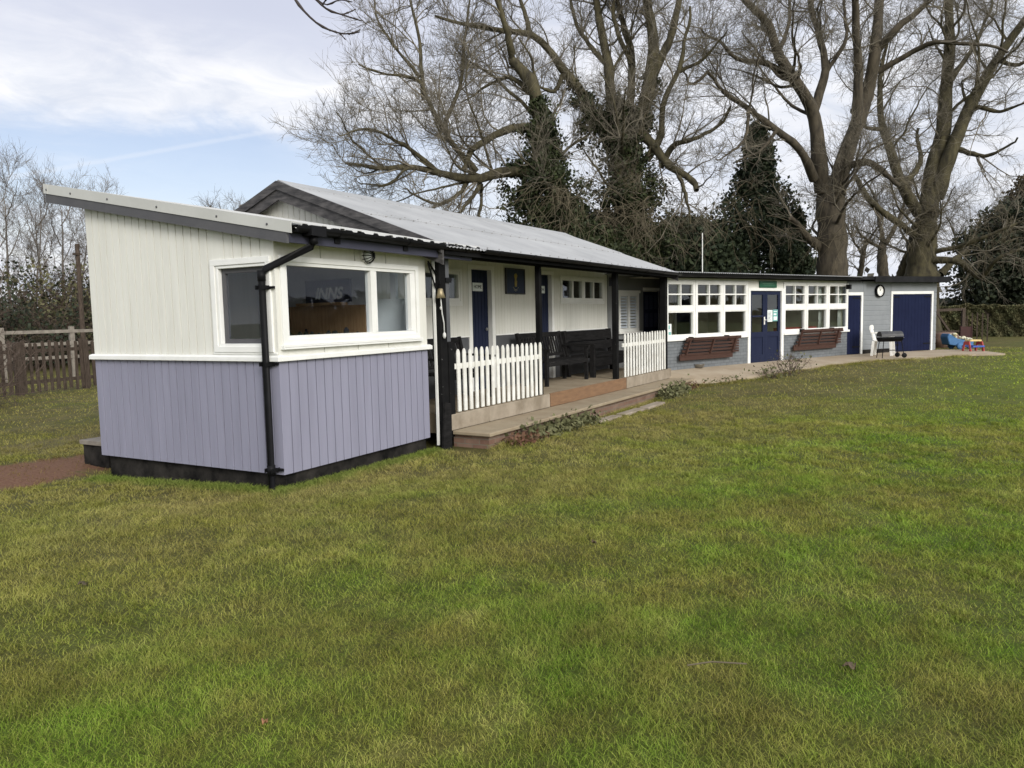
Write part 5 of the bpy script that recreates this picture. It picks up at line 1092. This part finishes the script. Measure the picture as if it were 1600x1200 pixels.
# shrubs at the left
def shrub(name, label, c, rx, ry, h, n, m, cat='shrub', leaf=None, group=None, r0=.012, sub=8):
    z = float(gz(c[0], c[1])); root = thing(name, label, cat, (c[0], c[1], z), 0, group)
    P0 = np.stack([RNG.normal(0, rx * .42, n), RNG.normal(0, ry * .42, n), np.full(n, -.03)], -1); d = np.stack([P0[:, 0] / rx, P0[:, 1] / ry, np.full(n, 1.5)], -1) + RNG.normal(0, .35, (n, 3))
    P1 = shoots(P0, d, h * RNG.uniform(.5, 1.15, n), 9, .16, -.02); R1 = np.full((n, 1), r0) * np.linspace(1, .4, 9)
    p, T, r, t = sample(P1, R1, sub, .2, 1.); P2 = shoots(p, side(T, .4, 1.1), h * .30 * RNG.uniform(.4, 1.2, len(p)), 5, .25, .0); R2 = np.full((len(p), 1), r0 * .5) * np.linspace(1, .5, 5)
    p, T, r, t = sample(P2, R2, 4, .2, 1.); P3 = shoots(p, side(T, .4, 1.1), h * .12 * RNG.uniform(.4, 1.2, len(p)), 3, .25, .0); R3 = np.full((len(p), 1), r0 * .36) * np.linspace(1, .6, 3)
    V, F = merge([tubes(P1, R1, 4), tubes(P2, R2, 3), tubes(P3, R3, 3)]); npmesh('stems', V, F, m, root)
    if leaf:
        mm, cnt, sz, up_ = leaf; q = P2.reshape(-1, 3)[RNG.integers(0, P2.shape[0] * 5, cnt)] + RNG.normal(0, .12, (cnt, 3)); q[:, 2] = np.abs(q[:, 2]); V, F = leaf_cloud(q, sz); npmesh('leaves', V, F, mm, root)
    return root
shrub('bare_shrub', 'twiggy bare shrub in front of the paling fence at the left edge', (1.9, 11.9), .9, .9, 1.9, 150, M['bramble'], r0=.011)
for (x, y, Dp, rx, h, lb_, mm) in ((10, 545, 28, 2.4, 3.0, 'dark leafy thicket at the left edge beyond the fences', M['laurel']), (75, 545, 31, 2.2, 3.6, 'brown green thicket behind the fences midway to the kiosk', M['hedgeleaf']), (118, 545, 34, 2.2, 4.0, 'dark thicket behind the wooden pole beside the kiosk', M['laurel']), (165, 545, 34, 2.4, 3.4, 'thicket mostly hidden behind the kiosk end wall', M['laurel'])):
    c = at(x, y, Dp); shrub('thicket', lb_, (float(c[0]), float(c[1])), rx, 1.6, h, 110, M['bramble'], 'thicket', (mm, 7500, .11, 0), 'thickets beyond the left fences', .016)
# far field boundary behind everything: one continuous mass of wood
def far_wood():
    Pc = []
    for a in np.linspace(R(-60), R(85), 1500):
        r = 95 + RNG.normal(0, 4); hh = (3.4 + 1.6 * math.sin(a * 17) + 1.2 * math.sin(a * 41)) * RNG.uniform(.5, 1.1)
        n = 16; q = np.stack([CAM[0] + r * np.cos(a) + RNG.normal(0, 1, n), CAM[1] + r * np.sin(a) + RNG.normal(0, 1, n), RNG.uniform(0, hh, n)], -1); Pc.append(q)
    V, F = leaf_cloud(np.concatenate(Pc), .95); o = npmesh('far_wood', V, F, mat('far hedgerow', (.05, .048, .035), (.09, .08, .06), .9, .4)); o['kind'] = 'stuff'; tag(o, 'low dark line of far hedgerow round the field', 'hedgerow')
far_wood()

# ------------------------------------------------------------------ weeds, leaves, grass
def weed(label, pts, n, sz, m, h=.12, cat='weed'):
    c = np.mean(np.array(pts), 0); z = float(gz(c[0], c[1])); P = []
    for _k in range(n):
        a = pts[RNG.integers(len(pts))]; x, y = a[0] + RNG.normal(0, .13), a[1] + RNG.normal(0, .09); P.append((x, y, float(gz(x, y)) + abs(RNG.normal(0, h))))
    V, F = leaf_cloud(np.array(P), sz, .0); o = npmesh('ivy_patch', V - np.array([c[0], c[1], z]), F, m); o.location = (c[0], c[1], z); tag(o, label, cat, 'weeds along the step and path'); o['kind'] = 'stuff'; return o
weed('pale green ivy patch sprawling at the near end of the brick step', [wpt(MO, MA, u, -.72)[:2] for u in np.linspace(.9, 2.9, 12)], 1700, .05, M['weed'], .08)
weed('reddish weeds at the near corner of the brick step', [wpt(MO, MA, u, -.76)[:2] for u in np.linspace(.5, 1.0, 4)], 420, .04, M['weedred'], .05)
weed('green ivy clump against the brick step near its far end', [wpt(MO, MA, u, -.70)[:2] for u in np.linspace(6.2, 7.4, 7)], 1300, .05, M['weed'], .09)
weed('low reddish weeds at the far end of the brick step', [wpt(MO, MA, u, -.72)[:2] for u in np.linspace(7.8, 8.9, 5)], 500, .04, M['weedred'], .04)
weed('low green weeds on the path edge where the step ends', [(11.6, -1.5), (11.9, -1.7), (11.3, -1.3)], 600, .042, M['weed'], .05)
shrub('dead_weed', 'spindly dry weed growing at the path edge before the double door', (13.2, -2.65), .55, .25, .62, 22, M['bramble'], 'weed', (M['weed'], 160, .04, 0), None, .006, 5)
shrub('dead_weed', 'low dry weed on the path edge left of the double door', (12.5, -2.32), .35, .2, .3, 16, M['bramble'], 'weed', (M['weed'], 120, .05, 0), None, .006, 4)
def fallen(px, label, L_, wd, rz, m):
    d = at_dir(*px); t = -CAM[2] / d[2]; p = CAM + d * t; p[2] = float(gz(p[0], p[1]))
    mb = MB(); n = 7; vs = []
    for i in range(n):
        f = i / (n - 1); w_ = wd * math.sin(math.pi * min(.97, f * .9 + .05)); x = (f - .5) * L_; zc = .022 + .008 * math.sin(f * 5); cu = L_ * .16 * math.sin(f * 3.4 + L_ * 40); w_ *= 1 + .35 * math.sin(i * 2.6 + L_ * 90); vs += [(x, cu - w_, zc + .012 * math.sin(i * 1.9)), (x, cu, zc), (x, cu + w_, zc + .016 * abs(math.sin(i * 1.3)))]
    fs = [(i * 3 + k, i * 3 + k + 1, i * 3 + k + 4, i * 3 + k + 3) for i in range(n - 1) for k in range(2)]; mb.add(vs, fs)
    o = obj('fallen_leaf', mb, m, smooth=True); o.location = tuple(p); o.rotation_euler = (R(10), R(8), R(rz)); s = o.modifiers.new('solid', 'SOLIDIFY'); s.thickness = .002; tag(o, label, 'leaf', 'fallen leaves on the lawn')
fallen((410, 1137), 'tan fallen leaf on the grass near the bottom edge left of centre', .055, .012, 60, mat('tan leaf', (.33, .17, .085), (.25, .12, .06)))
fallen((1325, 1048), 'dark curled fallen leaf on the lawn at the lower right', .085, .016, -42, mat('dark leaf', (.040, .028, .018), (.10, .072, .042), scale=60))
fallen((925, 851), 'small dark fallen leaf on the lawn right of centre', .07, .015, 20, mat('small dark leaf', (.08, .055, .03)))
fallen((128, 918), 'dark fallen leaf on the worn grass at the left', .07, .014, 10, mat('left dark leaf', (.04, .032, .02), (.09, .07, .04), scale=60))
d = at_dir(1120, 1056); p = CAM + d * (-CAM[2] / d[2]); tw_ = obj('fallen_twig', MB().tube([(-.13, 0, .04), (-.02, .01, .05), (.13, -.005, .045)], .0035, 6), M['paletwig']); tw_.location = (p[0], p[1], float(gz(p[0], p[1]))); tw_.rotation_euler = (0, 0, R(-62)); tag(tw_, 'thin pale twig lying on the grass at the lower right', 'twig')

def grass():
    az0 = math.atan2(FW[1], FW[0])
    def scatter(n, d0, d1, p=1.0):
        d = np.sqrt(RNG.uniform(d0 ** 2, d1 ** 2, n)); a = az0 + RNG.uniform(-1.25, 1.25, n) * (1.0 if d1 < 20 else .75)
        return CAM[0] + d * np.cos(a), CAM[1] + d * np.sin(a), d
    X = []; Y = []; Hh = []; Ww = []
    for n, d0, d1, h, wd in ((190000, 1.3, 4.2, .025, .0026), (225000, 4.2, 8, .024, .0040), (170000, 8, 15, .025, .0080), (80000, 15, 30, .026, .016)):
        x, y, d = scatter(n, d0, d1); X.append(x); Y.append(y); Hh.append(h * RNG.uniform(.55, 1.5, n)); Ww.append(wd * RNG.uniform(.7, 1.3, n))
    x, y = np.concatenate(X), np.concatenate(Y); h = np.concatenate(Hh); wd = np.concatenate(Ww)
    clump = .35 + 1.3 * (np.sin(x * 2.3 + np.sin(y * 1.7)) * np.sin(y * 2.9 + np.sin(x * 2.1)) * .5 + .5); h = h * (.6 + .5 * clump)
    bare = ((x + .35) / 1.5) ** 2 + ((y - 4.0) / .75) ** 2 + .25 * np.sin(x * 7 + y * 3) + .2 * np.sin(x * 13 - y * 9) + RNG.normal(0, .18, len(x)) < .85
    keep = ~built(x, y) & ~(bare & (RNG.uniform(size=len(x)) < .8)); x, y, h, wd = x[keep], y[keep], h[keep], wd[keep]
    # longer tufts scattered over the field
    nt = 8000; tx, ty, td = scatter(nt, 1.6, 13); nb = 34; rad = RNG.uniform(.02, .06, nt)
    tx2 = np.repeat(tx, nb) + RNG.normal(0, 1, nt * nb) * np.repeat(rad, nb); ty2 = np.repeat(ty, nb) + RNG.normal(0, 1, nt * nb) * np.repeat(rad, nb)
    th_ = np.repeat(RNG.uniform(.022, .050, nt), nb) * RNG.uniform(.5, 1.3, nt * nb); tw = np.clip(.0009 * np.repeat(td, nb), .0024, .008); kp = ~built(tx2, ty2) & ~(((tx2 + .35) / 1.5) ** 2 + ((ty2 - 4.0) / .75) ** 2 < 1.0)
    x = np.r_[x, tx2[kp]]; y = np.r_[y, ty2[kp]]; h = np.r_[h, th_[kp]]; wd = np.r_[wd, tw[kp]]
    # grass creeping over the path edge and the foot of the step
    ed = np.array([q[:2] for q in front[:-1]] ); t_ = RNG.uniform(0, len(ed) - 1.001, 9000); i_ = t_.astype(int); f_ = (t_ - i_)[:, None]; e_ = ed[i_] * (1 - f_) + ed[i_ + 1] * f_
    st_ = np.array([wpt(MO, MA, u_, -.66)[:2] for u_ in RNG.uniform(0, 8.9, 5000)]); e_ = np.concatenate([e_ + RNG.normal(0, .05, e_.shape), st_ - np.abs(RNG.normal(0, .05, st_.shape)) * np.array([0, 1])])
    x = np.r_[x, e_[:, 0]]; y = np.r_[y, e_[:, 1]]; h = np.r_[h, RNG.uniform(.03, .085, len(e_))]; wd = np.r_[wd, np.full(len(e_), .008)]
    # lank grass against the kiosk plinth
    n = 7000; e = RNG.uniform(0, 1, n); off = np.abs(RNG.normal(0, .10, n)) + .0; lf = RNG.uniform(size=n) < .5
    ex = np.where(lf, .03 - off, e * 2.7 - .1); ey = np.where(lf, e * 3.1 - .1, .03 - off); x = np.r_[x, ex]; y = np.r_[y, ey]; h = np.r_[h, RNG.uniform(.025, .06, n)]; wd = np.r_[wd, np.full(n, .0055)]
    n = len(x); z = gz(x, y) - .004; a = RNG.uniform(0, 2 * np.pi, n); bend = RNG.uniform(.4, 1.9, n) * h; b = a + RNG.normal(0, 1, n)
    sx, sy = np.cos(a) * wd / 2, np.sin(a) * wd / 2; bx_, by = np.cos(b + 1.57) * bend, np.sin(b + 1.57) * bend
    V = np.empty((n, 5, 3)); V[:, 0] = np.stack([x - sx, y - sy, z], -1); V[:, 1] = np.stack([x + sx, y + sy, z], -1)
    V[:, 2] = np.stack([x + sx * .8 + bx_ * .35, y + sy * .8 + by * .35, z + h * .62], -1); V[:, 3] = np.stack([x - sx * .8 + bx_ * .35, y - sy * .8 + by * .35, z + h * .62], -1)
    V[:, 4] = np.stack([x + bx_, y + by, z + h], -1)
    i = np.arange(n)[:, None] * 5; Q = np.concatenate([i + np.array([[0, 1, 2, 3]])]); T = i + np.array([[3, 2, 4]])
    me = bpy.data.meshes.new('grass'); me.vertices.add(5 * n); me.vertices.foreach_set('co', V.astype(np.float32).ravel()); lp = np.concatenate([Q.ravel(), T.ravel()]).astype(np.int32); me.loops.add(len(lp)); me.loops.foreach_set('vertex_index', lp)
    me.polygons.add(2 * n); me.polygons.foreach_set('loop_start', np.concatenate([np.arange(n) * 4, 4 * n + np.arange(n) * 3]).astype(np.int32)); me.polygons.foreach_set('loop_total', np.concatenate([np.full(n, 4), np.full(n, 3)]).astype(np.int32)); me.update(calc_edges=True)
    o = link('grass', me, M['blade']); o['kind'] = 'stuff'; tag(o, 'short rough grass blades covering the field and lawn', 'grass')
grass()
